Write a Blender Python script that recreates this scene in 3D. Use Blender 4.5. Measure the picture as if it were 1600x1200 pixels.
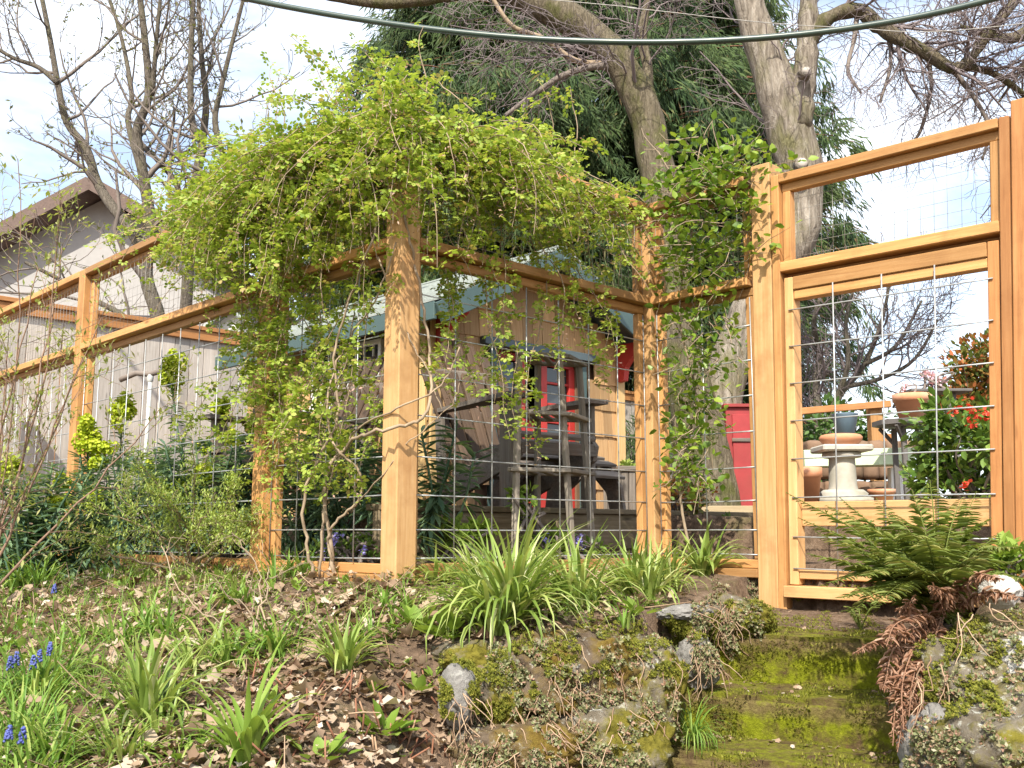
import bpy, math, random
import numpy as np
from mathutils import Vector, Matrix, noise as mnoise

random.seed(7)
rng = np.random.default_rng(7)
R = math.radians
scene = bpy.context.scene
for o in list(bpy.data.objects):
    bpy.data.objects.remove(o)

# ------------------------------------------------------------------ camera
PITCH = 8.42
cam_d = bpy.data.cameras.new("camera")
cam_d.sensor_width = 36.0
cam_d.lens = 35.1
cam_d.clip_start = 0.05
cam_d.clip_end = 3000
cam = bpy.data.objects.new("camera", cam_d)
cam.rotation_euler = (R(90 + PITCH), 0, 0)
scene.collection.objects.link(cam)
scene.camera = cam

# ------------------------------------------------------------------ sky, sun, exposure
SUN_TO = Vector((-0.15, -0.68, 0.71)).normalized()
sun_el = math.asin(SUN_TO.z)
sun_az = math.atan2(SUN_TO.x, SUN_TO.y)
world = bpy.data.worlds.new("World")
scene.world = world
world.use_nodes = True
wn = world.node_tree
wn.nodes.clear()
w_out = wn.nodes.new("ShaderNodeOutputWorld")
w_bg = wn.nodes.new("ShaderNodeBackground")
w_sky = wn.nodes.new("ShaderNodeTexSky")
w_sky.sky_type = 'NISHITA'
w_sky.sun_disc = False
w_sky.sun_elevation = sun_el
w_sky.sun_rotation = sun_az
w_sky.air_density = 1.0
w_sky.dust_density = 2.0
w_bg.inputs["Strength"].default_value = 0.15
# thin bright broken cloud over the blue
w_tc = wn.nodes.new("ShaderNodeTexCoord")
w_map = wn.nodes.new("ShaderNodeMapping")
w_map.inputs["Scale"].default_value = (1.0, 1.0, 2.6)
w_no = wn.nodes.new("ShaderNodeTexNoise")
w_no.inputs["Scale"].default_value = 2.3
w_no.inputs["Detail"].default_value = 7
w_no.inputs["Roughness"].default_value = 0.55
w_rp = wn.nodes.new("ShaderNodeValToRGB")
w_rp.color_ramp.elements[0].position = 0.43
w_rp.color_ramp.elements[1].position = 0.64
w_rp.color_ramp.elements[0].color = (0.18, 0.18, 0.18, 1)
w_rp.color_ramp.elements[1].color = (1, 1, 1, 1)
w_mx = wn.nodes.new("ShaderNodeMix")
w_mx.data_type = 'RGBA'
w_mx.inputs["B"].default_value = (5.8, 6.1, 6.5, 1)
wn.links.new(w_tc.outputs["Generated"], w_map.inputs["Vector"])
wn.links.new(w_map.outputs["Vector"], w_no.inputs["Vector"])
wn.links.new(w_no.outputs["Fac"], w_rp.inputs["Fac"])
wn.links.new(w_rp.outputs["Color"], w_mx.inputs["Factor"])
wn.links.new(w_sky.outputs["Color"], w_mx.inputs["A"])
wn.links.new(w_mx.outputs["Result"], w_bg.inputs["Color"])
wn.links.new(w_bg.outputs["Background"], w_out.inputs["Surface"])

sun_d = bpy.data.lights.new("sun", 'SUN')
sun_d.energy = 4.2
sun_d.angle = R(0.6)
sun_d.color = (1.0, 0.93, 0.80)
sun = bpy.data.objects.new("sun", sun_d)
sun.rotation_euler = (-SUN_TO).to_track_quat('-Z', 'Y').to_euler()
scene.collection.objects.link(sun)

scene.view_settings.view_transform = 'Standard'
scene.view_settings.look = 'None'
scene.view_settings.exposure = 1.0
scene.view_settings.gamma = 1.0
scene.view_settings.use_curve_mapping = False
scene.render.engine = 'CYCLES'
scene.cycles.use_denoising = True
scene.cycles.max_bounces = 7
scene.cycles.transparent_max_bounces = 8
scene.cycles.caustics_reflective = False
scene.cycles.caustics_refractive = False

# ------------------------------------------------------------------ picking points
F_PX = 1560.0
_sp, _cp = math.sin(R(PITCH)), math.cos(R(PITCH))

def ray(u, v):
    X = (u - 800.0) / F_PX
    Y = -(v - 600.0) / F_PX
    f = _cp - _sp * Y
    return X / f, (_sp + _cp * Y) / f

def at(u, v, d):
    rx, rz = ray(u, v)
    return Vector((rx * d, d, rz * d))

# ------------------------------------------------------------------ scene graph helpers
WM = {}

def link(o, parent, mw):
    scene.collection.objects.link(o)
    WM[o] = mw.copy()
    if parent is not None:
        o.parent = parent
        o.matrix_basis = WM[parent].inverted() @ mw
    else:
        o.matrix_basis = mw
    return o

def tag(o, label=None, cat=None, group=None, kind=None):
    if label: o["label"] = label
    if cat: o["category"] = cat
    if group: o["group"] = group
    if kind: o["kind"] = kind
    return o

def thing(name, loc, label, cat, group=None, rz=0.0):
    o = bpy.data.objects.new(name, None)
    o.empty_display_size = 0.1
    link(o, None, Matrix.Translation(Vector(loc)) @ Matrix.Rotation(rz, 4, 'Z'))
    return tag(o, label, cat, group)

def mesh_obj(name, me, m, parent=None, mw=None):
    if m is not None and not me.materials:
        me.materials.append(m)
    o = bpy.data.objects.new(name, me)
    return link(o, parent, mw if mw is not None else Matrix())

class MB:
    """collects vertices and faces, then becomes one mesh"""
    def __init__(s):
        s.v, s.f3, s.f4, s.n = [], [], [], 0
    def add(s, V, F):
        V = np.asarray(V, float).reshape(-1, 3)
        F = np.asarray(F, np.int64)
        s.v.append(V)
        (s.f3 if F.shape[1] == 3 else s.f4).append(F + s.n)
        s.n += len(V)
    def add2(s, V, F3, F4):
        V = np.asarray(V, float).reshape(-1, 3)
        s.v.append(V)
        if F3 is not None and len(F3): s.f3.append(np.asarray(F3, np.int64) + s.n)
        if F4 is not None and len(F4): s.f4.append(np.asarray(F4, np.int64) + s.n)
        s.n += len(V)
    def inst(s, V, F, M, T):
        """copies of a template under matrices M (k,3,3) and offsets T (k,3)"""
        V = np.asarray(V, float); F = np.asarray(F, np.int64)
        k, m = len(T), len(V)
        if k == 0: return
        W = np.einsum('kij,mj->kmi', M, V) + T[:, None, :]
        FF = (F[None] + (np.arange(k) * m)[:, None, None]).reshape(-1, F.shape[1])
        s.add(W.reshape(-1, 3), FF)
    def mesh(s, name, smooth=False):
        me = bpy.data.meshes.new(name)
        V = np.concatenate(s.v) if s.v else np.zeros((0, 3))
        f3 = np.concatenate(s.f3) if s.f3 else np.zeros((0, 3), np.int64)
        f4 = np.concatenate(s.f4) if s.f4 else np.zeros((0, 4), np.int64)
        me.vertices.add(len(V))
        me.vertices.foreach_set("co", V.astype(np.float32).ravel())
        nl = f3.size + f4.size
        me.loops.add(nl)
        me.loops.foreach_set("vertex_index", np.concatenate([f3.ravel(), f4.ravel()]).astype(np.int32))
        npoly = len(f3) + len(f4)
        me.polygons.add(npoly)
        st = np.concatenate([np.arange(len(f3)) * 3, f3.size + np.arange(len(f4)) * 4]).astype(np.int32)
        me.polygons.foreach_set("loop_start", st)
        if smooth:
            me.polygons.foreach_set("use_smooth", np.ones(npoly, bool))
        me.update(calc_edges=True)
        me.validate()
        return me
    def build(s, name, m, parent=None, smooth=False, base=None):
        """one object; vertices are in world space, base is the object's origin"""
        b = Vector(base) if base is not None else (WM[parent].translation.copy() if parent else Vector((0, 0, 0)))
        if s.v:
            s.v[0] = s.v[0]
        mw = Matrix.Translation(b)
        off = np.array(b)
        s.v = [x - off for x in s.v]
        return mesh_obj(name, s.mesh(name, smooth), m, parent, mw)

def cbox(lx, ly, lz, c=0.003):
    """box with chamfered edges centred on the origin"""
    c = min(c, lx * .3, ly * .3, lz * .3)
    h = (lx / 2, ly / 2, lz / 2)
    V, idx = [], {}
    for sx in (-1, 1):
        for sy in (-1, 1):
            for sz in (-1, 1):
                for a in range(3):
                    p = [sx * (h[0] - c), sy * (h[1] - c), sz * (h[2] - c)]
                    p[a] = (sx, sy, sz)[a] * h[a]
                    idx[(sx, sy, sz, a)] = len(V)
                    V.append(p)
    F = []
    for a in range(3):
        b, d = (a + 1) % 3, (a + 2) % 3
        for s in (-1, 1):
            q = []
            for sb, sd in ((-1, -1), (1, -1), (1, 1), (-1, 1)):
                k = [0, 0, 0]; k[a], k[b], k[d] = s, sb, sd
                q.append(idx[(*k, a)])
            F.append(q if s > 0 else q[::-1])
    for a in range(3):
        b, d = (a + 1) % 3, (a + 2) % 3
        for sb in (-1, 1):
            for sd in (-1, 1):
                k0 = [0, 0, 0]; k0[a], k0[b], k0[d] = -1, sb, sd
                k1 = list(k0); k1[a] = 1
                q = [idx[(*k0, b)], idx[(*k1, b)], idx[(*k1, d)], idx[(*k0, d)]]
                F.append(q if sb * sd > 0 else q[::-1])
    for sx in (-1, 1):
        for sy in (-1, 1):
            for sz in (-1, 1):
                q = [idx[(sx, sy, sz, 0)], idx[(sx, sy, sz, 1)], idx[(sx, sy, sz, 2)]]
                F.append(q if sx * sy * sz > 0 else q[::-1])
    return V, F

_boxes = {}
def box_mesh(name, lx, ly, lz, m, c=0.003):
    key = (round(lx, 4), round(ly, 4), round(lz, 4), m.name, c)
    if key not in _boxes:
        me = bpy.data.meshes.new(name)
        V, F = cbox(lx, ly, lz, c)
        me.from_pydata(V, [], F)
        me.materials.append(m)
        _boxes[key] = me
    return _boxes[key]

def frame(p0, p1, up=(0, 0, 1)):
    p0, p1 = Vector(p0), Vector(p1)
    x = (p1 - p0).normalized()
    u = Vector(up)
    if abs(x.dot(u)) > 0.98: u = Vector((0, 1, 0)) if abs(x.y) < .9 else Vector((1, 0, 0))
    y = u.cross(x).normalized()
    z = x.cross(y)
    m = Matrix((x, y, z)).transposed().to_4x4()
    m.translation = (p0 + p1) / 2
    return m

def beam(name, p0, p1, w, h, m, parent=None, up=(0, 0, 1), c=0.003):
    """a length of timber from p0 to p1: w across, h along up; its own x is the grain"""
    L = (Vector(p1) - Vector(p0)).length
    return mesh_obj(name, box_mesh(name, L, w, h, m, c), m, parent, frame(p0, p1, up))

def tube(mb, pts, rad, sides=6, cap=True):
    P = np.array([tuple(p) for p in pts], float)
    n = len(P)
    r = np.asarray(rad, float) * np.ones(n)
    T = np.gradient(P, axis=0)
    T /= np.linalg.norm(T, axis=1)[:, None] + 1e-12
    a = np.array((0, 0, 1.)) if abs(T[0, 2]) < .9 else np.array((1., 0, 0))
    N = np.zeros_like(P)
    cur = np.cross(T[0], a); cur /= np.linalg.norm(cur)
    for i in range(n):
        cur = cur - T[i] * cur.dot(T[i]); cur /= np.linalg.norm(cur) + 1e-12
        N[i] = cur
    B = np.cross(T, N)
    th = np.arange(sides) * 2 * math.pi / sides
    V = P[:, None] + r[:, None, None] * (np.cos(th)[None, :, None] * N[:, None] + np.sin(th)[None, :, None] * B[:, None])
    i = np.arange(n - 1)[:, None] * sides
    j = np.arange(sides)[None]
    k = (j + 1) % sides
    F = np.stack([i + j, i + k, i + sides + k, i + sides + j], -1).reshape(-1, 4)
    V = V.reshape(-1, 3)
    F3 = None
    if cap:
        V = np.vstack([V, P[0], P[-1]])
        c0, c1 = n * sides, n * sides + 1
        e = (n - 1) * sides
        F3 = [(c0, (q + 1) % sides, q) for q in range(sides)] + [(c1, e + q, e + (q + 1) % sides) for q in range(sides)]
    mb.add2(V, F3, F)

def lathe(mb, prof, centre, seg=28):
    """(r, z) profile turned round the vertical through centre"""
    c = Vector(centre)
    th = np.arange(seg) * 2 * math.pi / seg
    V = []
    for r, z in prof:
        V.append(np.stack([c.x + r * np.cos(th), c.y + r * np.sin(th), np.full(seg, c.z + z)], -1))
    V = np.concatenate(V)
    i = np.arange(len(prof) - 1)[:, None] * seg
    j = np.arange(seg)[None]; k = (j + 1) % seg
    mb.add(V, np.stack([i + j, i + k, i + seg + k, i + seg + j], -1).reshape(-1, 4))

def smooth_path(pts, n=4):
    """Catmull-Rom through the points"""
    P = [Vector(p) for p in pts]
    P = [P[0] * 2 - P[1]] + P + [P[-1] * 2 - P[-2]]
    out = []
    for i in range(1, len(P) - 2):
        for s in range(n):
            t = s / n
            a, b, c, d = P[i - 1], P[i], P[i + 1], P[i + 2]
            out.append(0.5 * ((2 * b) + (c - a) * t + (2 * a - 5 * b + 4 * c - d) * t * t + (3 * b - a - 3 * c + d) * t ** 3))
    out.append(P[-2].copy())
    return out

def rand_rot(k, tilt=1.0, rg=rng):
    """k rotation matrices: any heading, tilted at most about tilt radians from flat"""
    a = rg.uniform(0, 2 * math.pi, k); t = rg.normal(0, tilt, k); b = rg.uniform(0, 2 * math.pi, k)
    ca, sa = np.cos(a), np.sin(a)
    A = np.zeros((k, 3, 3)); A[:, 0, 0] = ca; A[:, 0, 1] = -sa; A[:, 1, 0] = sa; A[:, 1, 1] = ca; A[:, 2, 2] = 1
    ax = np.stack([np.cos(b), np.sin(b), np.zeros(k)], -1)
    K = np.zeros((k, 3, 3))
    K[:, 0, 1] = -ax[:, 2]; K[:, 0, 2] = ax[:, 1]; K[:, 1, 0] = ax[:, 2]; K[:, 1, 2] = -ax[:, 0]; K[:, 2, 0] = -ax[:, 1]; K[:, 2, 1] = ax[:, 0]
    I = np.eye(3)[None]
    Rm = I + np.sin(t)[:, None, None] * K + (1 - np.cos(t))[:, None, None] * (K @ K)
    return Rm @ A

def basis_z(D):
    """k matrices whose x axis is along D (k,3), z as near up as it can be"""
    D = D / (np.linalg.norm(D, axis=1)[:, None] + 1e-9)
    up = np.tile(np.array((0, 0, 1.)), (len(D), 1))
    up[np.abs(D[:, 2]) > .97] = (1, 0, 0)
    Y = np.cross(up, D); Y /= np.linalg.norm(Y, axis=1)[:, None]
    Z = np.cross(D, Y)
    return np.stack([D, Y, Z], -1)

def roll_x(k, a):
    M = np.zeros((k, 3, 3)); M[:, 0, 0] = 1
    M[:, 1, 1] = np.cos(a); M[:, 1, 2] = -np.sin(a); M[:, 2, 1] = np.sin(a); M[:, 2, 2] = np.cos(a)
    return M

# ------------------------------------------------------------------ materials
def nodes(name):
    m = bpy.data.materials.new(name); m.use_nodes = True
    nt = m.node_tree
    return m, nt, nt.nodes["Principled BSDF"]

def nn(nt, typ, **kw):
    n = nt.nodes.new(typ)
    for k, v in kw.items():
        if k in n.inputs: n.inputs[k].default_value = v
        else: setattr(n, k, v)
    return n

def ramp(nt, fac, stops):
    r = nt.nodes.new("ShaderNodeValToRGB")
    e = r.color_ramp.elements
    while len(e) < len(stops): e.new(.5)
    for i, (p, c) in enumerate(stops):
        e[i].position = p; e[i].color = (*c, 1)
    nt.links.new(fac, r.inputs["Fac"])
    return r.outputs["Color"]

def mix(nt, fac, a, b, mode='MIX'):
    n = nt.nodes.new("ShaderNodeMix"); n.data_type = 'RGBA'; n.blend_type = mode
    for s, x in (("Factor", fac), ("A", a), ("B", b)):
        if hasattr(x, "links"): nt.links.new(x, n.inputs[s])
        elif isinstance(x, (int, float)): n.inputs[s].default_value = x
        else: n.inputs[s].default_value = (*x, 1)
    return n.outputs["Result"]

def bump(nt, bsdf, h, strength=.3, dist=.01):
    b = nn(nt, "ShaderNodeBump", Strength=strength, Distance=dist)
    nt.links.new(h, b.inputs["Height"]); nt.links.new(b.outputs["Normal"], bsdf.inputs["Normal"])

def coords(nt, scale=(1, 1, 1), kind="Object", shift=True):
    tc = nt.nodes.new("ShaderNodeTexCoord")
    mp = nn(nt, "ShaderNodeMapping"); mp.inputs["Scale"].default_value = scale
    nt.links.new(tc.outputs[kind], mp.inputs["Vector"])
    if shift:
        oi = nt.nodes.new("ShaderNodeObjectInfo")
        vm = nn(nt, "ShaderNodeVectorMath", operation='SCALE'); vm.inputs[0].default_value = (31, 17, 23)
        nt.links.new(oi.outputs["Random"], vm.inputs["Scale"])
        nt.links.new(vm.outputs[0], mp.inputs["Location"])
    return mp.outputs["Vector"]

def noise(nt, vec, scale, detail=4, rough=.55, dist=0.0):
    n = nn(nt, "ShaderNodeTexNoise", Scale=scale, Detail=detail, Roughness=rough, Distortion=dist)
    nt.links.new(vec, n.inputs["Vector"])
    return n.outputs["Fac"]

def wood(name, dark, mid, light, rough=.6, grain=9, stain=None, stain_amt=.5, tint=.35, knots=True):
    """sawn timber, grain along the piece's own x axis"""
    m, nt, b = nodes(name)
    g = noise(nt, coords(nt, (1.2, grain * 3, grain * 3)), 3.2, 5, .6, .4)
    col = ramp(nt, g, [(.25, dark), (.5, mid), (.78, light)])
    big = noise(nt, coords(nt, (1.5, 5, 5)), 1.6, 3)
    col = mix(nt, ramp(nt, big, [(.3, (0, 0, 0)), (.75, (.55, .55, .55))]), col, tuple(x * .72 for x in mid))
    oi = nt.nodes.new("ShaderNodeObjectInfo")
    tv = ramp(nt, oi.outputs["Random"], [(0, (1 - tint,) * 3), (1, (1 + tint * .4, 1 + tint * .3, 1 + tint * .2))])
    col = mix(nt, 1.0, col, tv, 'MULTIPLY')
    if knots:
        v = nn(nt, "ShaderNodeTexVoronoi", Scale=1.0); nt.links.new(coords(nt, (2.6, 9, 9)), v.inputs["Vector"])
        k = ramp(nt, v.outputs["Distance"], [(.03, (.75, .75, .75)), (.11, (0, 0, 0))])
        col = mix(nt, k, col, tuple(x * .4 for x in dark))
    if stain:
        s = noise(nt, coords(nt, (2, 2, 2)), 3.0, 5, .62)
        col = mix(nt, ramp(nt, s, [(.5, (0, 0, 0)), (.72, (stain_amt,) * 3)]), col, stain)
    nt.links.new(col, b.inputs["Base Color"])
    b.inputs["Roughness"].default_value = rough
    b.inputs["Specular IOR Level"].default_value = .25
    fine = noise(nt, coords(nt, (4, 120, 120)), 4, 3)
    bump(nt, b, fine, .25, .004)
    return m

def leaf_mat(name, stops, trans=.35, rough=.55, patch=None, patch_scale=3.0, spec=.25):
    """foliage: colour varies from leaf to leaf, light passes through"""
    m, nt, b = nodes(name)
    ge = nt.nodes.new("ShaderNodeNewGeometry")
    col = ramp(nt, ge.outputs["Random Per Island"], stops)
    if patch:
        s = noise(nt, coords(nt, (1, 1, 1), shift=False), patch_scale, 3)
        col = mix(nt, ramp(nt, s, [(.42, (0, 0, 0)), (.62, (.8, .8, .8))]), col, patch)
    nt.links.new(col, b.inputs["Base Color"])
    b.inputs["Roughness"].default_value = rough
    b.inputs["Specular IOR Level"].default_value = spec
    tr = nt.nodes.new("ShaderNodeBsdfTranslucent")
    nt.links.new(mix(nt, 1.0, col, (1.25, 1.2, .7), 'MULTIPLY'), tr.inputs["Color"])
    ms = nn(nt, "ShaderNodeMixShader"); ms.inputs[0].default_value = trans
    out = nt.nodes["Material Output"]
    nt.links.new(b.outputs[0], ms.inputs[1]); nt.links.new(tr.outputs[0], ms.inputs[2])
    nt.links.new(ms.outputs[0], out.inputs["Surface"])
    return m

def plain(name, col, rough=.6, var=.25, scale=12, bmp=.15, metal=0.0, dirt=None, dirt_amt=.5, spec=.4, bscale=40):
    m, nt, b = nodes(name)
    s = noise(nt, coords(nt), scale, 5, .6)
    c = ramp(nt, s, [(.25, tuple(x * (1 - var) for x in col)), (.75, tuple(min(1, x * (1 + var * .5)) for x in col))])
    if dirt:
        d = noise(nt, coords(nt), scale * .35, 5, .65)
        c = mix(nt, ramp(nt, d, [(.48, (0, 0, 0)), (.7, (dirt_amt,) * 3)]), c, dirt)
    nt.links.new(c, b.inputs["Base Color"])
    b.inputs["Roughness"].default_value = rough
    b.inputs["Metallic"].default_value = metal
    b.inputs["Specular IOR Level"].default_value = spec
    if bmp: bump(nt, b, noise(nt, coords(nt), bscale, 4), bmp, .004)
    return m

def bark_mat(name, a, b_, c, moss=None, scale=1.0):
    m, nt, b = nodes(name)
    v = coords(nt, (9 * scale, 9 * scale, 1.6 * scale), shift=False)
    n1 = noise(nt, v, 3.0, 7, .65, .6)
    col = ramp(nt, n1, [(.28, a), (.5, b_), (.72, c)])
    n2 = noise(nt, coords(nt, (1, 1, .6), shift=False), 3.2 * scale, 5, .6)
    if moss:
        col = mix(nt, ramp(nt, n2, [(.5, (0, 0, 0)), (.66, (.75, .75, .75))]), col, moss)
    nt.links.new(col, b.inputs["Base Color"])
    b.inputs["Roughness"].default_value = .9
    b.inputs["Specular IOR Level"].default_value = .15
    bump(nt, b, n1, 1.0, .05)
    return m

def rock_mat(name, stone_a, stone_b, moss_a, moss_b, moss_from=.45, moss_to=.6, lichen=(.55, .56, .5), lich=.6):
    """stone with moss growing on top and lichen in spots"""
    m, nt, b = nodes(name)
    v = coords(nt, shift=False, kind="Object")
    s = noise(nt, v, 9, 8, .65)
    col = ramp(nt, s, [(.3, stone_a), (.7, stone_b)])
    lv = noise(nt, v, 34, 6, .75)
    col = mix(nt, ramp(nt, lv, [(.56, (0, 0, 0)), (.63, (lich,) * 3)]), col, lichen)
    ms = noise(nt, v, 5.5, 6, .68)
    mc = ramp(nt, noise(nt, v, 38, 4, .7), [(.3, moss_a), (.7, moss_b)])
    col = mix(nt, ramp(nt, ms, [(moss_from, (0, 0, 0)), (moss_to, (1, 1, 1))]), col, mc)
    nt.links.new(col, b.inputs["Base Color"])
    b.inputs["Roughness"].default_value = .95
    b.inputs["Specular IOR Level"].default_value = .1
    h = noise(nt, v, 45, 6, .75)
    bump(nt, b, h, .9, .012)
    return m

M = {}
M['cedar'] = wood('cedar_timber', (.34, .165, .06), (.51, .275, .105), (.62, .37, .165), .6, 9, (.25, .12, .045), .55, .4)
M['cedar_pale'] = wood('pale_cedar_timber', (.48, .26, .10), (.62, .37, .165), (.70, .46, .235), .6, 8, (.30, .145, .055), .65, .18)
M['cedar_red'] = wood('red_cedar_timber', (.29, .12, .043), (.42, .195, .072), (.51, .265, .11), .6, 9, (.22, .09, .03), .4, .2)
M['shingle'] = wood('cedar_shingle', (.36, .205, .09), (.54, .34, .165), (.66, .46, .25), .75, 12, (.28, .14, .06), .3, .42, False)
M['shingle_trim'] = wood('yellow_cedar_trim', (.5, .32, .12), (.62, .43, .2), (.7, .5, .26), .6, 9, None, 0, .15)
M['grey_board'] = wood('weathered_grey_board', (.32, .285, .25), (.46, .42, .38), (.56, .52, .475), .85, 9, (.30, .245, .19), .4, .25)
M['grey_chair'] = wood('weathered_chair_timber', (.10, .083, .07), (.19, .165, .142), (.29, .26, .23), .8, 10, (.2, .1, .05), .5, .35)
M['grey_stand'] = wood('pale_weathered_stand', (.17, .145, .12), (.28, .25, .21), (.38, .345, .30), .85, 10, (.2, .15, .1), .4, .3)
M['brown_chair'] = wood('brown_chair_slat', (.05, .03, .02), (.09, .058, .038), (.135, .095, .065), .75, 10, (.08, .068, .058), .5, .25)
M['edging'] = wood('dark_edging_timber', (.10, .075, .045), (.19, .15, .095), (.27, .22, .15), .85, 9, (.08, .07, .03), .5, .2)
M['edging_pale'] = wood('pale_edging_timber', (.36, .27, .15), (.5, .4, .25), (.58, .47, .31), .8, 9, None, 0, .2)
M['red'] = plain('red_paint', (.46, .038, .03), .45, .2, 9, .1, dirt=(.3, .03, .02))
M['red_faded'] = plain('faded_red_paint', (.30, .032, .034), .6, .3, 5, .15, dirt=(.2, .04, .03), dirt_amt=.7)
M['teal'] = plain('teal_grey_paint', (.06, .10, .098), .5, .18, 8, .1)
M['slate'] = plain('slate_blue_paint', (.08, .11, .125), .5, .18, 8, .1)
M['roof'] = plain('pale_grey_shingle', (.29, .32, .30), .9, .3, 40, .4, dirt=(.25, .29, .24))
M['white'] = plain('white_paint', (.8, .8, .77), .5, .08, 10, .05)
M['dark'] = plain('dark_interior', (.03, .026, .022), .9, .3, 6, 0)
M['steel'] = plain('galvanised_wire', (.42, .43, .43), .45, .3, 30, 0, metal=.5, spec=.5)
M['mesh_wire'] = plain('thin_mesh_wire', (.30, .29, .27), .5, .2, 30, 0, metal=.4)
M['terracotta'] = plain('terracotta', (.58, .26, .14), .75, .22, 9, .15, dirt=(.62, .48, .38), dirt_amt=.6)
M['concrete'] = plain('cast_stone', (.44, .42, .37), .9, .3, 9, .35, dirt=(.24, .23, .17), dirt_amt=.7)
M['slab'] = plain('dark_table_top', (.12, .11, .105), .7, .3, 12, .15)
M['pvc'] = plain('white_pipe', (.5, .52, .5), .45, .1, 9, 0)
M['rubber'] = plain('green_black_cable', (.035, .06, .048), .32, .2, 20, .05, spec=.6)
M['mint'] = plain('pale_green_paint', (.60, .72, .48), .6, .15, 8, .1)
M['blue'] = plain('blue_plastic', (.17, .24, .33), .4, .15, 8, 0)
M['brick'] = plain('brown_block', (.2, .125, .08), .9, .35, 9, .4, dirt=(.1, .085, .05))
M['stucco'] = plain('grey_beige_siding', (.33, .32, .315), .9, .1, 6, .1)
M['dark_roof'] = plain('dark_brown_roof', (.14, .10, .085), .9, .3, 20, .3)
M['glass'] = plain('dark_window_glass', (.05, .06, .065), .08, .1, 4, 0, spec=.6)
M['bark'] = bark_mat('maple_bark', (.075, .06, .048), (.24, .205, .165), (.40, .36, .31), (.16, .155, .06))
M['bark_mossy'] = bark_mat('mossy_bark', (.06, .05, .035), (.15, .125, .085), (.24, .205, .15), (.09, .10, .022), 1.4)
M['bark_left'] = bark_mat('young_grey_bark', (.07, .058, .045), (.15, .13, .105), (.24, .21, .175), (.15, .14, .08), 2)
M['twig'] = plain('grey_twig', (.18, .15, .13), .9, .3, 5, 0)
M['twig_purple'] = plain('purple_grey_twig', (.19, .155, .155), .9, .3, 5, 0)
M['twig_red'] = plain('reddish_stem', (.24, .15, .105), .7, .3, 5, 0)
M['vine_stem'] = plain('tan_vine_stem', (.31, .235, .16), .85, .35, 14, .3)
M['con_bark'] = bark_mat('conifer_bark', (.10, .05, .03), (.2, .105, .065), (.28, .16, .1))
M['akebia'] = leaf_mat('akebia_leaf', [(0, (.16, .25, .035)), (.45, (.28, .38, .06)), (.85, (.41, .48, .10)), (1, (.42, .33, .14))], .42, .5)
M['akebia_flower'] = leaf_mat('akebia_flower', [(0, (.42, .25, .22)), (1, (.52, .36, .28))], .3)
M['honey'] = leaf_mat('honeysuckle_leaf', [(0, (.085, .16, .018)), (.6, (.17, .27, .03)), (1, (.29, .37, .055))], .35, .4, spec=.4)
M['conifer'] = leaf_mat('conifer_spray', [(0, (.022, .048, .018)), (.5, (.045, .088, .03)), (.9, (.09, .14, .045)), (1, (.14, .085, .04))], .22, .6, (.075, .115, .035), .9)
M['euph_leaf'] = leaf_mat('euphorbia_leaf', [(0, (.07, .135, .085)), (.6, (.13, .21, .125)), (1, (.22, .31, .15))], .3, .5)
M['euph_flower'] = leaf_mat('euphorbia_bract', [(0, (.28, .38, .02)), (.6, (.42, .50, .035)), (1, (.52, .56, .07))], .35, .5)
M['shrub'] = leaf_mat('feathery_leaf', [(0, (.20, .29, .06)), (.6, (.33, .42, .10)), (1, (.46, .52, .18))], .4)
M['bud'] = leaf_mat('young_leaf', [(0, (.22, .28, .07)), (.7, (.33, .37, .12)), (1, (.40, .36, .19))], .4)
M['strap'] = leaf_mat('strap_leaf', [(0, (.14, .22, .04)), (.5, (.25, .34, .075)), (.85, (.36, .42, .13)), (1, (.52, .52, .29))], .35, .4, spec=.4)
M['grass'] = leaf_mat('grass_blade', [(0, (.09, .19, .03)), (.6, (.18, .30, .05)), (1, (.34, .40, .11))], .35, .45)
M['broad'] = leaf_mat('broad_leaf', [(0, (.14, .24, .03)), (1, (.26, .36, .07))], .35, .5)
M['fern'] = leaf_mat('fern_leaf', [(0, (.09, .13, .025)), (.6, (.17, .21, .045)), (.88, (.30, .29, .10)), (1, (.34, .2, .1))], .33)
M['fern_dead'] = leaf_mat('dead_fern_leaf', [(0, (.20, .095, .055)), (.6, (.32, .18, .115)), (1, (.45, .30, .22))], .2, .8)
M['litter'] = leaf_mat('dead_leaf', [(0, (.10, .058, .034)), (.3, (.22, .145, .095)), (.65, (.36, .265, .185)), (.9, (.46, .37, .28)), (1, (.55, .48, .39))], .2, .75)
M['sedum'] = leaf_mat('sedum_leaf', [(0, (.10, .12, .045)), (.4, (.19, .21, .09)), (.6, (.33, .20, .145)), (.72, (.20, .115, .07)), (.86, (.25, .27, .14)), (1, (.38, .34, .24))], .2, .6)
M['moss_fuzz'] = leaf_mat('moss_blade', [(0, (.085, .095, .012)), (.6, (.165, .18, .02)), (1, (.27, .25, .045))], .3, .8)
M['dry_stalk'] = leaf_mat('dry_stalk', [(0, (.22, .13, .08)), (1, (.45, .33, .22))], .1, .8)
M['stub'] = leaf_mat('cut_stem', [(0, (.12, .05, .03)), (.7, (.26, .12, .07)), (1, (.36, .24, .15))], .05, .8)
M['hyacinth'] = leaf_mat('blue_floret', [(0, (.07, .09, .33)), (1, (.16, .19, .48))], .2)
M['periwinkle'] = leaf_mat('violet_petal', [(0, (.22, .19, .55)), (1, (.33, .29, .66))], .2)
M['red_leaf'] = leaf_mat('red_tipped_leaf', [(0, (.06, .10, .02)), (.5, (.16, .17, .04)), (.75, (.34, .15, .05)), (1, (.45, .12, .05))], .3, .4)
M['evergreen'] = leaf_mat('evergreen_leaf', [(0, (.06, .12, .022)), (.6, (.12, .21, .036)), (1, (.24, .33, .07))], .3, .35, spec=.45)
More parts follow.
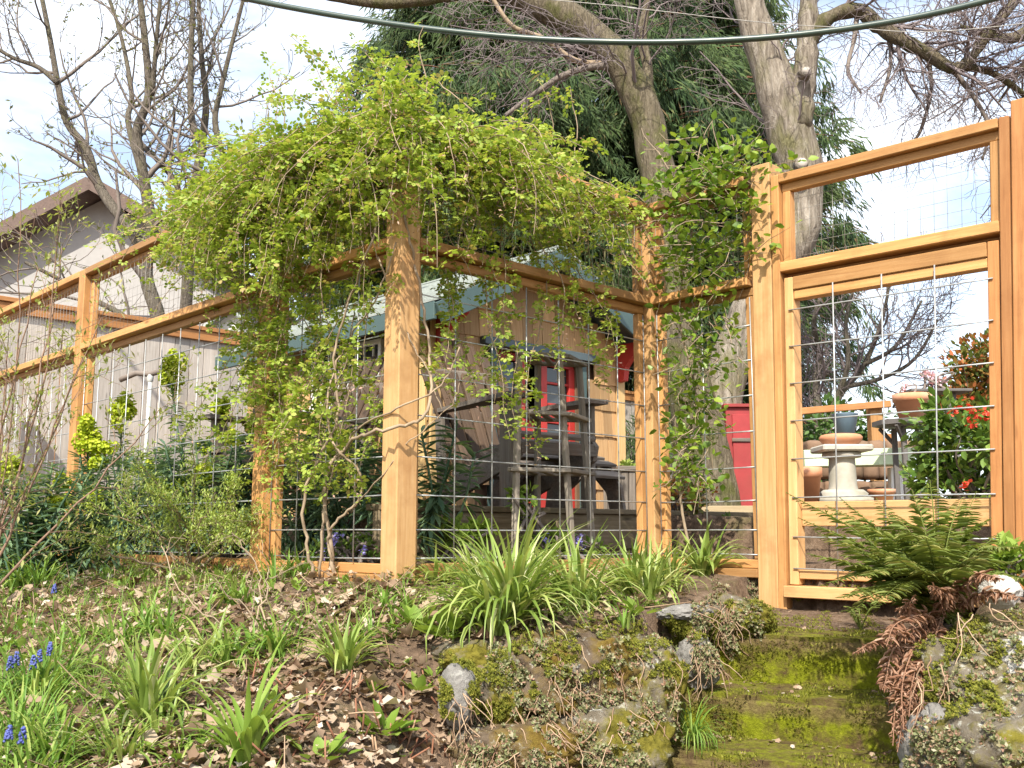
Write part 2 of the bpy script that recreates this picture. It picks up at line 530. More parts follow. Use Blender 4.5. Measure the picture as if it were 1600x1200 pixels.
M['red_flower'] = leaf_mat('red_petal', [(0, (.60, .05, .03)), (1, (.72, .12, .07))], .25)
M['pink_flower'] = leaf_mat('pink_petal', [(0, (.65, .35, .42)), (1, (.8, .6, .66))], .25)
M['hedge'] = leaf_mat('hedge_leaf', [(0, (.05, .11, .03)), (1, (.12, .20, .05))], .25)

# ------------------------------------------------------------------ layout of the place
AL = R(44)
LV = Vector((-math.sin(AL), math.cos(AL), 0))      # along the left run, away from the corner
RV = Vector((math.cos(AL), math.sin(AL), 0))       # along the right run, away from the corner
PC = Vector((-0.405, 3.60, 0))                     # outer corner post
PB = PC + LV * 0.915
PA = PC + LV * 3.03
PZ = PC + LV * 5.2
PD = PC + RV * 1.46                                # inner corner post
PE = PD - LV * 0.615                               # gate post
PF = PE - LV * 1.0
OUT_L = -RV                                        # outward side of runs along LV
OUT_R = -LV                                        # outward side of the run along RV

ST_S = Vector((-.87, .49, 0)).normalized()         # along a step's edge, leftwards
ST_N = Vector((.49, .87, 0)).normalized()          # up the stairs
ST_P = Vector((.93, 3.30, 0))                      # middle of the upper step's edge

def yf(x):
    """y of the fence line at x"""
    if x < PC.x: return PC.y + (PC.x - x) * LV.y / -LV.x
    if x < PD.x: return PC.y + (x - PC.x) * RV.y / RV.x
    if x < PF.x: return PD.y - (x - PD.x) * LV.y / -LV.x
    return PF.y

def sstep(a, b, t):
    t = min(1, max(0, (t - a) / (b - a)))
    return t * t * (3 - 2 * t)

def stair_uv(x, y):
    d = Vector((x, y, 0)) - ST_P
    return d.dot(ST_S), d.dot(ST_N)

def ground_z(x, y, detail=True):
    f = yf(x)
    if y >= f:                                     # garden behind the fence
        z = -0.13
        if x < PC.x:
            e = (Vector((x, y, 0)) - PC).dot(RV)
        else:
            e = (Vector((x, y, 0)) - PC).dot(LV)
        if x > PD.x:
            e = (Vector((x, y, 0)) - PE).dot(RV)
        z += 0.2 * sstep(.38, .44, e)
        if y > 17: z -= .08 * (y - 17) ** .9
    else:
        yy = max(y, 0.0)
        ff = min(f, 6.5)
        s = (ff - yy) / max(ff - 2.2, .5)
        if f > 6.5: s = max(0, (6.5 - yy) / 4.3)
        z = -0.17 - 0.385 * max(s, 0) ** 1.15
        if x > -.6:                                # terrace held up by the stones, then a drop
            w = sstep(-.5, .05, x)
            brk = 2.95 + .28 * max(0, x - .2)
            zt = -.17 - .10 * min(1, max(0, (f - yy) / max(f - brk, .3)))
            zt -= .5 * sstep(brk + .12, brk - .42, yy) * 1.0
            zt -= .22 * max(0, brk - .42 - yy)
            z = z * (1 - w) + zt * w
        u, v = stair_uv(x, y)
        if x > .3:
            if -.42 < u < .40:                     # stair well and landing
                if v > .13:
                    zl = -.345 + .04 * sstep(.2, .7, v)
                    k = sstep(.40, .30, abs(u)) if v < .5 else 1
                    z = z * (1 - k) + zl * k
                else:
                    z = min(z, -.42 + min(v, 0) * .62 - .08)
            elif u <= -.42:                        # bank on the right
                zr = -.20 - .05 * sstep(.6, -.1, v) - .75 * max(0, -v - .12) * 1.0
                k = sstep(-.42, -.54, u)
                zl = -.345 if v > 0 else z
                z = zl * (1 - k) + zr * k
        if z < -1.45: z = -1.45
    if detail and y < 9:
        z += .016 * mnoise.noise(Vector((x * 3.1, y * 3.1, 1.7))) + .010 * mnoise.noise(Vector((x * 9, y * 9, 5.2)))
    return z

def hit(u, v, dmin=1.4, dmax=9):
    """where the line of sight through a pixel meets the ground"""
    rx, rz = ray(u, v)
    d = dmin
    while d < dmax:
        if ground_z(rx * d, d, False) > rz * d: break
        d += .01
    return Vector((rx * d, d, ground_z(rx * d, d)))

# ground: one sheet to the horizon, fine near the camera
xs = np.concatenate([[-900, -300, -120, -60, -30, -16, -9, -6], np.arange(-4.6, 2.9, .032), [3.3, 4, 5.5, 8, 14, 26, 50, 110, 300, 900]])
ys = np.concatenate([[-300, -60, -15, -4, -1, 0, .6], np.arange(1.2, 6.6, .032), np.arange(6.8, 14, .4), [15, 17, 20, 25, 32, 45, 70, 120, 250, 600, 1500]])
gv = [(x, y, ground_z(x, y)) for y in ys for x in xs]
nx, ny = len(xs), len(ys)
ii = (np.arange(ny - 1)[:, None] * nx + np.arange(nx - 1)[None])
gmb = MB(); gmb.add(gv, np.stack([ii, ii + 1, ii + nx + 1, ii + nx], -1).reshape(-1, 4))
m, nt, b = nodes('leafy_soil')
v_ = coords(nt, shift=False)
c_ = ramp(nt, noise(nt, v_, 22, 7, .7), [(.3, (.09, .062, .043)), (.55, (.21, .145, .10)), (.75, (.34, .26, .19))])
c_ = mix(nt, ramp(nt, noise(nt, v_, 2.6, 5, .65), [(.56, (0, 0, 0)), (.72, (.6, .6, .6))]), c_, ramp(nt, noise(nt, v_, 60, 4), [(.3, (.055, .075, .012)), (.7, (.13, .15, .025))]))
nt.links.new(c_, b.inputs["Base Color"]); b.inputs["Roughness"].default_value = 1; b.inputs["Specular IOR Level"].default_value = .1
bump(nt, b, noise(nt, v_, 55, 6, .75), 1.0, .02)
M['soil'] = m
tag(gmb.build('ground', M['soil'], None, True), kind='structure')

def rough_block(name, mw, size, m, parent, n=(40, 10, 12), amp=.02, fr=6, seed=0, round_=.35, drop=None):
    """weathered block: a box grid bulged and broken by noise"""
    mb = MB()
    V, idx, F = [], {}, []
    def vert(i, j, k):
        key = (i, j, k)
        if key not in idx:
            p = Vector((i / n[0] - .5, j / n[1] - .5, k / n[2] - .5))
            q = Vector((p.x * size[0], p.y * size[1], p.z * size[2]))
            a = [abs(x) * 2 for x in p]
            e = max(0, sorted(a)[1] - (1 - round_)) / round_
            cc = Vector((q.x, q.y * (1 - .16 * e), q.z * (1 - .13 * e)))
            w = Vector((cc.x, cc.y, cc.z + seed * 7.3))
            d = mnoise.noise_vector(w * fr) * amp + mnoise.noise_vector(w * fr * 3.1) * amp * .45 + mnoise.noise_vector(w * fr * 9) * amp * .16
            if drop: d.z += drop(cc.x)
            idx[key] = len(V); V.append(cc + d)
        return idx[key]
    for (a, b_, c_) in ((0, 1, 2), (1, 2, 0), (2, 0, 1)):
        for s in (0, n[c_]):
            for i in range(n[a]):
                for j in range(n[b_]):
                    q = []
                    for (di, dj) in ((0, 0), (1, 0), (1, 1), (0, 1)):
                        k = [0, 0, 0]; k[a] = i + di; k[b_] = j + dj; k[c_] = s
                        q.append(vert(*k))
                    F.append(q if s else q[::-1])
    mb.add([tuple(p) for p in V], F)
    return mesh_obj(name, mb.mesh(name, True), m, parent, mw)

def boulder(name, centre, size, m, label, seed, rot=0.0, amp=.36, fr=1.7, flat=.7, group=None, parts=None):
    """one stone: a sphere carved by noise into flattish faces"""
    import bmesh
    bm = bmesh.new(); bmesh.ops.create_icosphere(bm, subdivisions=5, radius=1)
    o3 = Vector((seed * 3.7, seed * 1.9, seed * 5.3))
    planes = []
    rr = random.Random(seed)
    for _ in range(11):
        d = Vector((rr.gauss(0, 1), rr.gauss(0, 1), rr.gauss(0, 1))).normalized()
        planes.append((d, rr.uniform(flat, .98)))
    for v in bm.verts:
        p = v.co.copy()
        for d, h in planes:
            e = p.dot(d) - h
            if e > 0: p -= d * e * .85
        k = 1 + amp * .5 * mnoise.noise(p * fr + o3) + amp * .28 * mnoise.noise(p * fr * 3 + o3) + amp * .2 * mnoise.noise(p * fr * 8 + o3) + amp * .12 * mnoise.noise(p * fr * 20 + o3)
        p *= k
        v.co = Vector((p.x * size[0], p.y * size[1], p.z * size[2]))
    me = bpy.data.meshes.new(name); bm.to_mesh(me); bm.free()
    me.polygons.foreach_set("use_smooth", [True] * len(me.polygons))
    o = mesh_obj(name, me, m, None, Matrix.Translation(centre) @ Matrix.Rotation(rot, 4, 'Z'))
    return tag(o, label, 'rock', group)

# ------------------------------------------------------------------ steps
m, nt, b = nodes('mossy_step')
v_ = coords(nt, shift=True)
base_c = ramp(nt, noise(nt, v_, 26, 7, .7), [(.3, (.055, .036, .018)), (.6, (.125, .085, .042)), (.8, (.20, .14, .08))])
streak = noise(nt, coords(nt, (26, 26, 2.2), shift=False), 2.2, 5, .65)
base_c = mix(nt, ramp(nt, streak, [(.52, (0, 0, 0)), (.7, (.55, .55, .55))]), base_c, (.17, .095, .05))
moss_c = ramp(nt, noise(nt, v_, 60, 5, .7), [(.25, (.09, .10, .006)), (.55, (.23, .26, .015)), (.8, (.40, .41, .04))])
fac = ramp(nt, noise(nt, v_, 10, 7, .74), [(.38, (0, 0, 0)), (.55, (.95, .95, .95))])
sx_ = nt.nodes.new("ShaderNodeSeparateXYZ"); tco_ = nt.nodes.new("ShaderNodeTexCoord"); nt.links.new(tco_.outputs["Object"], sx_.inputs[0])
ad_ = nn(nt, "ShaderNodeMath", operation='MULTIPLY_ADD'); nt.links.new(noise(nt, v_, 16, 5, .7), ad_.inputs[0]); ad_.inputs[1].default_value = .10; nt.links.new(sx_.outputs["Z"], ad_.inputs[2])
band = ramp(nt, ad_.outputs[0], [(.13, (0, 0, 0)), (.155, (.75, .75, .75)), (.175, (.75, .75, .75)), (.19, (.15, .15, .15))])
worn = ramp(nt, noise(nt, v_, 40, 5, .7), [(.3, (.10, .065, .035)), (.6, (.20, .14, .075)), (.8, (.27, .22, .10))])
nt.links.new(mix(nt, band, mix(nt, fac, base_c, moss_c), worn), b.inputs["Base Color"])
b.inputs["Roughness"].default_value = 1; b.inputs["Specular IOR Level"].default_value = .08
bump(nt, b, noise(nt, v_, 70, 6, .8), 1.0, .014)
M['step'] = m
steps = thing('garden_steps', ST_P + Vector((0, 0, -.9)), 'mossy stone steps climbing to the gate between rock banks', 'steps')
STEP_Z = [-.335, -.485, -.605, -.75]
STEP_V = [0.0, -.30, -.60, -.92]
for i in range(4):
    z0 = STEP_Z[i]; v0 = STEP_V[i]
    width = .72 + .05 * i
    cen = ST_P + ST_N * (v0 + .21) + ST_S * (.0 + .03 * i) + Vector((0, 0, z0 - .14))
    rot = Matrix((ST_S * -1, ST_N, Vector((0, 0, 1)))).transposed().to_4x4()
    rough_block('step', Matrix.Translation(cen) @ rot, (width + .14, .42, .28), M['step'], steps, (72, 20, 22), .006, 7, i, round_=.08)
# moss standing on treads and risers
mb = MB()
for i in range(4):
    k = 7000
    uu = rng.uniform(-.42, .42, k); face = rng.random(k)
    vv = np.where(face < .45, rng.uniform(-.005, .30, k) ** 1.0, rng.uniform(-.012, .004, k))
    zz = np.where(face < .45, STEP_Z[i] + .004, STEP_Z[i] - rng.uniform(.0, .17, k))
    keep = np.array([mnoise.noise(Vector((a * 9, c * 9 + i * 3, d * 9))) > .06 for a, c, d in zip(uu, vv, zz)])
    uu, vv, zz, face = uu[keep], vv[keep], zz[keep], face[keep]
    T = np.array(ST_P)[None] + uu[:, None] * np.array(ST_S) + (STEP_V[i] + vv - .004)[:, None] * np.array(ST_N)
    T[:, 2] = zz
    D = np.where((face < .45)[:, None], np.array((0, 0, 1.)), -np.array(ST_N) * .8 + np.array((0, 0, .35)))
    D = D + rng.normal(0, .45, D.shape)
    Mx = basis_z(D) * rng.uniform(.6, 1.5, len(D))[:, None, None]
    tri = [(0, -.0022, 0), (.0075, 0, .001), (0, .0022, 0)]
    mb.inst(tri, [(0, 1, 2)], Mx, T)
tag(mb.build('moss', M['moss_fuzz'], None), 'bright green moss growing over the stone steps', 'moss', kind='stuff')

# ------------------------------------------------------------------ stones of the banks
RM1 = rock_mat('mossy_rock', (.085, .07, .05), (.23, .20, .155), (.07, .065, .01), (.19, .165, .028), .44, .54)
RM2 = rock_mat('grey_rock', (.15, .145, .135), (.30, .285, .265), (.10, .10, .02), (.2, .2, .04), .66, .74, lich=.3)
RM3 = rock_mat('brown_moss_rock', (.07, .05, .034), (.18, .14, .10), (.085, .05, .012), (.19, .14, .03), .42, .56, lich=.5)
RM4 = rock_mat('white_rock', (.40, .385, .35), (.56, .54, .50), (.2, .2, .1), (.3, .3, .15), .72, .8, lich=.2)
def pick(u, v, d, dz=0): 
    p = at(u, v, d); p.z += dz; return p
boulder('boulder', pick(890, 1068, 2.98), (.31, .22, .16), RM3, 'largest brown mossy boulder topping the bank left of the steps', 3, .5, flat=.72)
boulder('boulder', pick(1010, 1085, 3.0), (.12, .15, .18), RM1, 'tall lichened boulder overhanging the left side of the steps', 5, .3)
boulder('boulder', pick(930, 1170, 2.86), (.24, .15, .14), RM1, 'sedum covered boulder low in the left bank', 11, .2)
boulder('boulder', pick(715, 1085, 2.72), (.052, .05, .085), RM2, 'bare grey upright stone among dead leaves', 8, .4, amp=.22, flat=.78)
boulder('boulder', pick(790, 1090, 2.8), (.075, .08, .12), RM1, 'dark lichened stone right of the grey upright stone', 14, .2)
boulder('boulder', pick(735, 1030, 2.93), (.12, .09, .05), RM1, 'small mossy stone behind the grey upright stone', 19, 0)
boulder('boulder', pick(1090, 1035, 3.2), (.06, .08, .085), RM2, 'grey stone tucked beside the upper step on the left', 23, .6, flat=.75)
boulder('boulder', pick(1068, 958, 3.3), (.10, .07, .03), RM2, 'flat grey stone on top of the bank below the inner corner post', 29, .5)
boulder('boulder', pick(1148, 972, 3.5), (.13, .14, .10), RM1, 'sedum topped stone at the foot of the gate post', 31, .4)
boulder('boulder', pick(820, 1175, 2.75), (.2, .14, .09), RM3, 'low brown mossy stone at the foot of the left bank', 37, .1)
boulder('boulder', pick(1562, 925, 2.75), (.055, .055, .045), RM4, 'round white stone on the right bank beside the fern', 41, 0, amp=.2, flat=.85)
boulder('boulder', pick(1490, 1200, 2.45), (.10, .14, .13), RM2, 'pale grey stone at the bottom of the right bank', 43, .3)
boulder('boulder', pick(1545, 1090, 2.66), (.25, .24, .17), RM1, 'large mossy boulder of the right bank beside the steps', 47, .7)
boulder('boulder', pick(1610, 1035, 2.45), (.06, .08, .06), RM4, 'pale stone at the right edge of the bank under roots', 53, .7)
boulder('boulder', pick(1470, 1040, 2.95), (.10, .14, .12), RM3, 'brown stone under the dead fern fronds', 59, .2)
boulder('boulder', pick(1600, 1180, 2.3), (.2, .16, .16), RM1, 'mossy stone in the lower corner of the right bank', 61, .2)

# ------------------------------------------------------------------ fence of cedar and wire
ZT, ZM, ZB = 1.535, 1.085, -.125
fence = thing('wire_panel_fence', PC + Vector((0, 0, -.25)), 'cedar post and rail fence with galvanised wire panels turning two corners', 'fence')
def up(p, z): return Vector((p.x, p.y, z))
def post(p, z0, z1, m, s=.092):
    o = beam('post', up(p, z0), up(p, z1), s, s, m, fence, up=RV, c=.004)
    return o
post(PA, -.28, ZT + .0, M['cedar'])
post(PZ, -.28, ZT + .0, M['cedar'])
post(PB, -.24, ZT - .0, M['cedar'])
post(PC, -.30, ZT + .0, M['cedar_pale'])
post(PD, -.26, ZT - .0, M['cedar_pale'])
def lean(p, z):
    """the gate frame has settled: its posts lean outwards towards the top"""
    t = (p - PE).dot(-LV)
    return up(p - LV * (.035 + .07 * t) * (z + .3) / 1.8, z - .03 * max(t, 0) * max(z + .3, 0) / 1.8)
beam('post', lean(PE, -.42), lean(PE, 1.565), .092, .092, M['cedar_pale'], fence, up=RV, c=.004)
beam('post', lean(PF, -.5), lean(PF, 1.55), .092, .092, M['cedar_red'], fence, up=RV, c=.004)

def wire_panel(name, p, q, out, z0, z1, sx, zs, r, m, parent, off, ext=0.0, jit=.002, up=up, inner=False):
    d = (q - p); L = d.length; d.normalize()
    mb = MB()
    n = int(round(L / sx))
    for i in range(n + 1):
        x = L * i / n if n else 0
        if 0 < i < n or not inner:
            a = up(p + d * x, z0) + out * (off + r * .9); b_ = up(p + d * (x + random.uniform(-jit, jit)), z1 + ext) + out * (off + r * .9)
            tube(mb, [a, (a + b_) / 2 + out * random.uniform(-jit, jit), b_], r, 5)
    for z in zs:
        a = up(p, z) + out * (off - r * .9); b_ = up(q, z + random.uniform(-jit, jit)) + out * (off - r * .9)
        mid = (a + b_) / 2 + Vector((0, 0, random.uniform(-.004, .002)))
        tube(mb, smooth_path([a, mid, b_], 4), r, 5)
    return mb.build(name, m, parent, True)

def hog_z(z0, z1):
    zs, z = [], z0 + .03
    for g in (.102, .125, .14, .152, .152, .152, .152, .152, .152):
        if z < z1 - .02: zs.append(z)
        z += g
    return zs

def bay(p, q, out, m, top=True, bottom=True):
    d = (q - p).normalized()
    a, b_ = p + d * .046, q - d * .046
    for z in ([ZT, ZM] if top else [ZM]):
        beam('rail', up(a, z - .019), up(b_, z - .019), .096, .038, m, fence)
        beam('trim', up(a, z - .059), up(b_, z - .059), .036, .036, m, fence).location += -out * .012
    if bottom:
        beam('rail', up(a, ZB - .045), up(b_, ZB - .045), .09, .036, m, fence)
        beam('trim', up(a, ZB - .008), up(b_, ZB - .008), .04, .036, m, fence).location += -out * .012
    for e, s in ((a, 1), (b_, -1)):
        c = e + d * s * .019 - out * .012
        beam('trim', up(c, ZB + .012), up(c, ZM - .079), .036, .036, m, fence, up=RV)
        if top: beam('trim', up(c, ZM + .002), up(c, ZT - .079), .036, .036, m, fence, up=RV)
    a2, b2 = a + d * .012, b_ - d * .012
    wire_panel('wire_panel', a2, b2, out, ZB + .012, ZM - .085, .203, hog_z(ZB + .0, ZM - .085), .0029, M['steel'], fence, .010)
    if top:
        wire_panel('wire_mesh', a2, b2, out, ZM - .01, ZT - .05, .05, list(np.arange(ZM + .03, ZT - .06, .05)), .0009, M['mesh_wire'], fence, .010)
bay(PC, PB, OUT_L, M['cedar'])
bay(PB, PA, OUT_L, M['cedar'])
bay(PA, PZ, OUT_L, M['cedar'])
bay(PC, PD, OUT_R, M['cedar'])
bay(PD, PE, OUT_L, M['cedar'])
# rails framing the gate opening
d_ = -LV
a_, b_ = PE + d_ * .046, PF - d_ * .046
jm = PE + d_ * .065
beam('trim', lean(jm, -.36), lean(jm, 1.50), .036, .089, M['cedar'], fence, up=OUT_L)
jm2 = PF - d_ * .065
beam('trim', lean(jm2, -.36), lean(jm2, 1.50), .036, .089, M['cedar_red'], fence, up=OUT_L)
a_, b_ = PE + d_ * .084, PF - d_ * .084
beam('rail', lean(a_, 1.481), lean(b_, 1.481), .096, .038, M['cedar'], fence)
beam('trim', lean(a_, 1.444), lean(b_, 1.444), .04, .036, M['cedar'], fence)
beam('rail', lean(a_, 1.096), lean(b_, 1.096), .096, .042, M['cedar'], fence)
beam('trim', lean(a_, 1.058), lean(b_, 1.058), .04, .032, M['cedar'], fence).location += -OUT_L * .03
for e, s in ((a_, 1), (b_, -1)):
    c = e + d_ * s * .019
    beam('trim', lean(c, 1.118), lean(c, 1.426), .036, .04, M['cedar'], fence, up=OUT_L)
wire_panel('wire_mesh', a_, b_, OUT_L, 1.12, 1.44, .05, list(np.arange(1.15, 1.43, .05)), .0009, M['mesh_wire'], fence, -.022, up=lean)

# ------------------------------------------------------------------ gate
gp = PE + d_ * .09
gq = PF - d_ * .09
gate = thing('garden_gate', up((gp + gq) / 2, -.22), 'cedar framed gate with wire panel at the top of the steps', 'gate')
beam('stile', lean(gp + d_ * .02, -.21), lean(gp + d_ * .02, 1.05), .040, .06, M['cedar_pale'], gate, up=OUT_L)
beam('stile', lean(gq - d_ * .02, -.21), lean(gq - d_ * .02, 1.05), .040, .06, M['cedar_red'], gate, up=OUT_L)
beam('rail', lean(gp + d_ * .041, 1.022), lean(gq - d_ * .041, 1.022), .065, .055, M['cedar'], gate)
beam('rail', lean(gp + d_ * .041, .974), lean(gq - d_ * .041, .974), .05, .038, M['cedar'], gate)
beam('rail', lean(gp + d_ * .041, -.168), lean(gq - d_ * .041, -.168), .05, .036, M['cedar_pale'], gate)
beam('sill', lean(gp + d_ * .0, -.235), lean(gq, -.235), .1, .045, M['cedar_pale'], gate).location += OUT_L * .03
beam('cross_rail', lean(gp + d_ * .041, .072) - OUT_L * .0, lean(gq - d_ * .041, .072), .036, .098, M['cedar_pale'], gate).location += -OUT_L * .02
wire_panel('wire_panel', gp + d_ * .022, gq - d_ * .02, OUT_L, -.2, .985, .2, [-.145, -.02, .137, .293, .448, .602, .757, .91], .0031, M['steel'], gate, .038, .01, up=lean, inner=True)

# ------------------------------------------------------------------ timber edging of the garden bed
edge = thing('bed_edging', PC + LV * .43 + RV * .75 + Vector((0, 0, -.14)), 'dark weathered timber edging of the bed behind the fence corner', 'edging')
for (r0, r1) in ((.2, 1.95), (1.955, 3.2)):
    beam('plank', up(PC + LV * .41 + RV * r0, .0), up(PC + LV * .41 + RV * r1, .0), .045, .17, M['edging'], edge)
beam('cap_plank', up(PC + LV * .425 + RV * .2, .0985), up(PC + LV * .425 + RV * 3.2, .0985), .11, .026, M['edging'], edge)
for r0 in (.3, 1.2, 2.2):
    beam('stake', up(PC + LV * .36 + RV * r0, -.2), up(PC + LV * .36 + RV * r0, .05), .04, .04, M['edging'], edge, up=RV)

# ------------------------------------------------------------------ playhouse
HL = Vector((-.47, 5.68, .09)); HW = 1.68; HD = 2.05
HR = HL + RV * HW
EAVE, APEX = 1.29, 1.71
house = thing('playhouse', HL + RV * HW / 2, 'small cedar shingled playhouse with red door and grey roof behind the fence', 'playhouse')
IN = LV                                             # into the house from its front
def hp(r, l, z): return Vector(HL) * 1 + RV * r + LV * l + Vector((0, 0, z - HL.z))
def gable_z(r): return EAVE + (APEX - EAVE) * (1 - abs(r - HW / 2) / (HW / 2))
# wall shells (sheathing behind the shingles)
def sheet(name, pts, m, parent, thick, nrm):
    mb = MB(); n = len(pts); nv = Vector(nrm) * thick
    V = [tuple(p) for p in pts] + [tuple(p + nv) for p in pts]
    me = bpy.data.meshes.new(name)
    F = [tuple(range(n)), tuple(range(2 * n - 1, n - 1, -1))] + [(i, n + i, n + (i + 1) % n, (i + 1) % n)[::-1] for i in range(n)]
    base = WM[parent].translation if parent else Vector((0, 0, 0))
    me.from_pydata([tuple(Vector(v) - base) for v in V], [], F)
    return mesh_obj(name, me, m, parent, Matrix.Translation(base))
DX0, DX1, DZ = .50, 1.27, 1.12                      # door opening
M['sheath'] = plain('brown_sheathing', (.2, .12, .07), .9, .3, 9, .2)
sheet('front_wall', [hp(0, .03, .09), hp(DX0, .03, .09), hp(DX0, .03, DZ), hp(DX1, .03, DZ), hp(DX1, .03, .09), hp(HW, .03, .09), hp(HW, .03, EAVE), hp(HW / 2, .03, APEX), hp(0, .03, EAVE)], M['sheath'], house, .04, IN)
WX0, WX1, WZ0, WZ1 = .46, 1.20, .80, 1.17           # side window
side_pts = [(0.07, .09, HD, WZ0), (.07, WZ1, HD, EAVE), (.07, WZ0, WX0, WZ1), (WX1, WZ0, HD, WZ1)]
for (l0, z0, l1, z1) in side_pts:
    sheet('side_wall', [hp(.03, l0, z0), hp(.03, l1, z0), hp(.03, l1, z1), hp(.03, l0, z1)], M['sheath'], house, .04, RV)
sheet('side_wall', [hp(HW - .03, .07, .09), hp(HW - .03, HD, .09), hp(HW - .03, HD, EAVE), hp(HW - .03, .07, EAVE)], M['sheath'], house, -.04, RV)
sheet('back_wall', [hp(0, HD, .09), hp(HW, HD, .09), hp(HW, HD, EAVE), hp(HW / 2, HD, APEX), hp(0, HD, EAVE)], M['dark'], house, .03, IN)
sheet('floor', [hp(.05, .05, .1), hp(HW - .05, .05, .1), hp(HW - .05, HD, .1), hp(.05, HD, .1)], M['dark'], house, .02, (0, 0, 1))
# shingles, each one its own piece, course over course
def clip_gable(r): return gable_z(r)
_sh = 0
def shingle_row(origin, along, outn, length, z, expo, blocked, topz):
    r = -random.uniform(0, .05)
    while r < length:
        w = random.uniform(.07, .155)
        a, b_ = max(r, 0.0), min(r + w - .0035, length)
        r += w
        if b_ - a < .018: continue
        c = (a + b_) / 2
        zt = min(z + expo + .025, min(topz(a), topz(b_)) - .002)
        if zt - z < .03: continue
        if blocked(a, b_, z, zt): continue
        h = zt - z
        ctr = origin + along * c + outn * (.009 + random.uniform(0, .0025)) + Vector((0, 0, z + h / 2 - origin.z + random.uniform(-.004, .004)))
        ax = Vector((0, 0, 1)); lean = (ax + outn * -.055).normalized()
        yv = along
        zv = lean.cross(yv)
        mw = Matrix((lean, yv, zv)).transposed().to_4x4(); mw.translation = ctr
        mesh_obj('shingle', box_mesh('shingle', round(h, 2), round(b_ - a, 2), .011, M['shingle'], .0015), M['shingle'], house, mw)
expo = .178
zc = .095
row = 0
while zc < APEX:
    def blk(a, b_, z, zt): return b_ > DX0 - .05 and a < DX1 + .05 and z < DZ + .04 and zt < DZ + .2
    shingle_row(HL, RV, OUT_R, HW, zc, expo, blk, clip_gable)
    def blk2(a, b_, z, zt): return b_ > WX0 - .03 and a < WX1 + .03 and z < WZ1 + .03 and zt > WZ0 - .02
    shingle_row(HL, LV, OUT_L, HD, zc, expo, blk2, lambda r: EAVE)
    zc += expo
# corner boards and frieze
for r in (-.012, HW - .04):
    beam('corner_board', hp(r + .026, -.028, .09), hp(r + .026, -.028, gable_z(.03) - .01), .02, .075, M['shingle_trim'], house, up=RV)
beam('corner_board', hp(-.028, .04, .09), hp(-.028, .04, EAVE), .075, .02, M['shingle_trim'], house, up=RV)
# roof: two slopes with courses, barge boards, fascia
OH, OHF = .17, .26
sl = (APEX - EAVE) / (HW / 2)
roof = sheet('roof', [hp(-OH, -OHF, EAVE - sl * OH + .01), hp(HW / 2, -OHF, APEX + .01), hp(HW + OH, -OHF, EAVE - sl * OH + .01), hp(HW + OH, -OHF, EAVE - sl * OH + .045), hp(HW / 2, -OHF, APEX + .045), hp(-OH, -OHF, EAVE - sl * OH + .045)], M['slate'], house, HD + OHF + .2, IN)
nc = 13
for side in (0, 1):
    for i in range(nc):
        t0, t1 = i / nc, (i + 1.25) / nc
        t1 = min(t1, 1.02)
        def rp(t, lift):
            r = -OH - .02 + t * (HW / 2 + OH + .02)
            z = EAVE - sl * (OH + .02) + t * (APEX - EAVE + sl * (OH + .02)) + .05 + lift
            return (r if side == 0 else HW - r), z
        (r0, z0), (r1, z1) = rp(t0, .014), rp(t1, .002)
        l = -OHF - .02
        while l < HD + .18:
            w = random.uniform(.16, .3)
            l1 = min(l + w - .004, HD + .2)
            p = [hp(r0, l, z0), hp(r0, l1, z0), hp(r1, l1, z1), hp(r1, l, z1)]
            q = [x + Vector((0, 0, .009)) for x in p]
            base = WM[house].translation
            me = bpy.data.meshes.new('roof_shingle')
            me.from_pydata([tuple(x - base) for x in p + q], [], [(0, 3, 2, 1), (4, 5, 6, 7), (0, 1, 5, 4), (1, 2, 6, 5), (2, 3, 7, 6), (3, 0, 4, 7)])
            mesh_obj('roof_shingle', me, M['roof'], roof, Matrix.Translation(base))
            l += w
nrm_up = Vector((0, 0, 1))
for (r0, r1) in ((-OH, HW / 2), (HW + OH, HW / 2)):
    beam('barge_board', hp(r0, -OHF - .012, EAVE - sl * OH - .015), hp(r1, -OHF - .012, APEX - .015), .022, .12, M['teal'], house)
beam('fascia', hp(-OH - .012, -OHF, EAVE - sl * OH - .0), hp(-OH - .012, HD + .18, EAVE - sl * OH - .0), .022, .10, M['teal'], house)
beam('fascia', hp(HW + OH + .012, -OHF, EAVE - sl * OH - .0), hp(HW + OH + .012, HD + .18, EAVE - sl * OH - .0), .022, .10, M['teal'], house)
# red brackets under the gable overhang
for r in (.03, HW - .03):
    mb = MB()
    zt = gable_z(r) - .03
    prof = [(0, 0), (-.24, .0), (-.245, -.05), (-.2, -.075), (-.13, -.10), (-.075, -.16), (-.06, -.25), (0, -.26)]
    pts = [hp(r - .025, -.03 + x, zt + z) for x, z in prof]
    sheet('bracket', pts, M['red'], house, .05, RV)
# door
door_l = .035
beam('door_casing', hp(DX0 - .025, -.012, .09), hp(DX0 - .025, -.012, DZ), .03, .055, M['teal'], house, up=RV)
beam('door_casing', hp(DX1 + .025, -.012, .09), hp(DX1 + .025, -.012, DZ), .03, .055, M['teal'], house, up=RV)
beam('lintel', hp(DX0 - .13, -.03, DZ + .025), hp(DX1 + .13, -.03, DZ + .025), .07, .05, M['slate'], house)
door = beam('door', hp(DX0 + .003, .055, .2), hp(DX1 - .003, .055, .2), .03, .20, M['red'], house)
dw = DX1 - DX0
for x in (.03, dw * .36, dw * .62, dw - .03):
    beam('stile', hp(DX0 + x, .048, .30), hp(DX0 + x, .048, DZ - .05), .028, .055, M['red'], door, up=RV)
for z in (DZ - .028, .72, .50):
    beam('rail', hp(DX0 + .003, .052, z), hp(DX1 - .003, .052, z), .026, .05, M['red'], door)
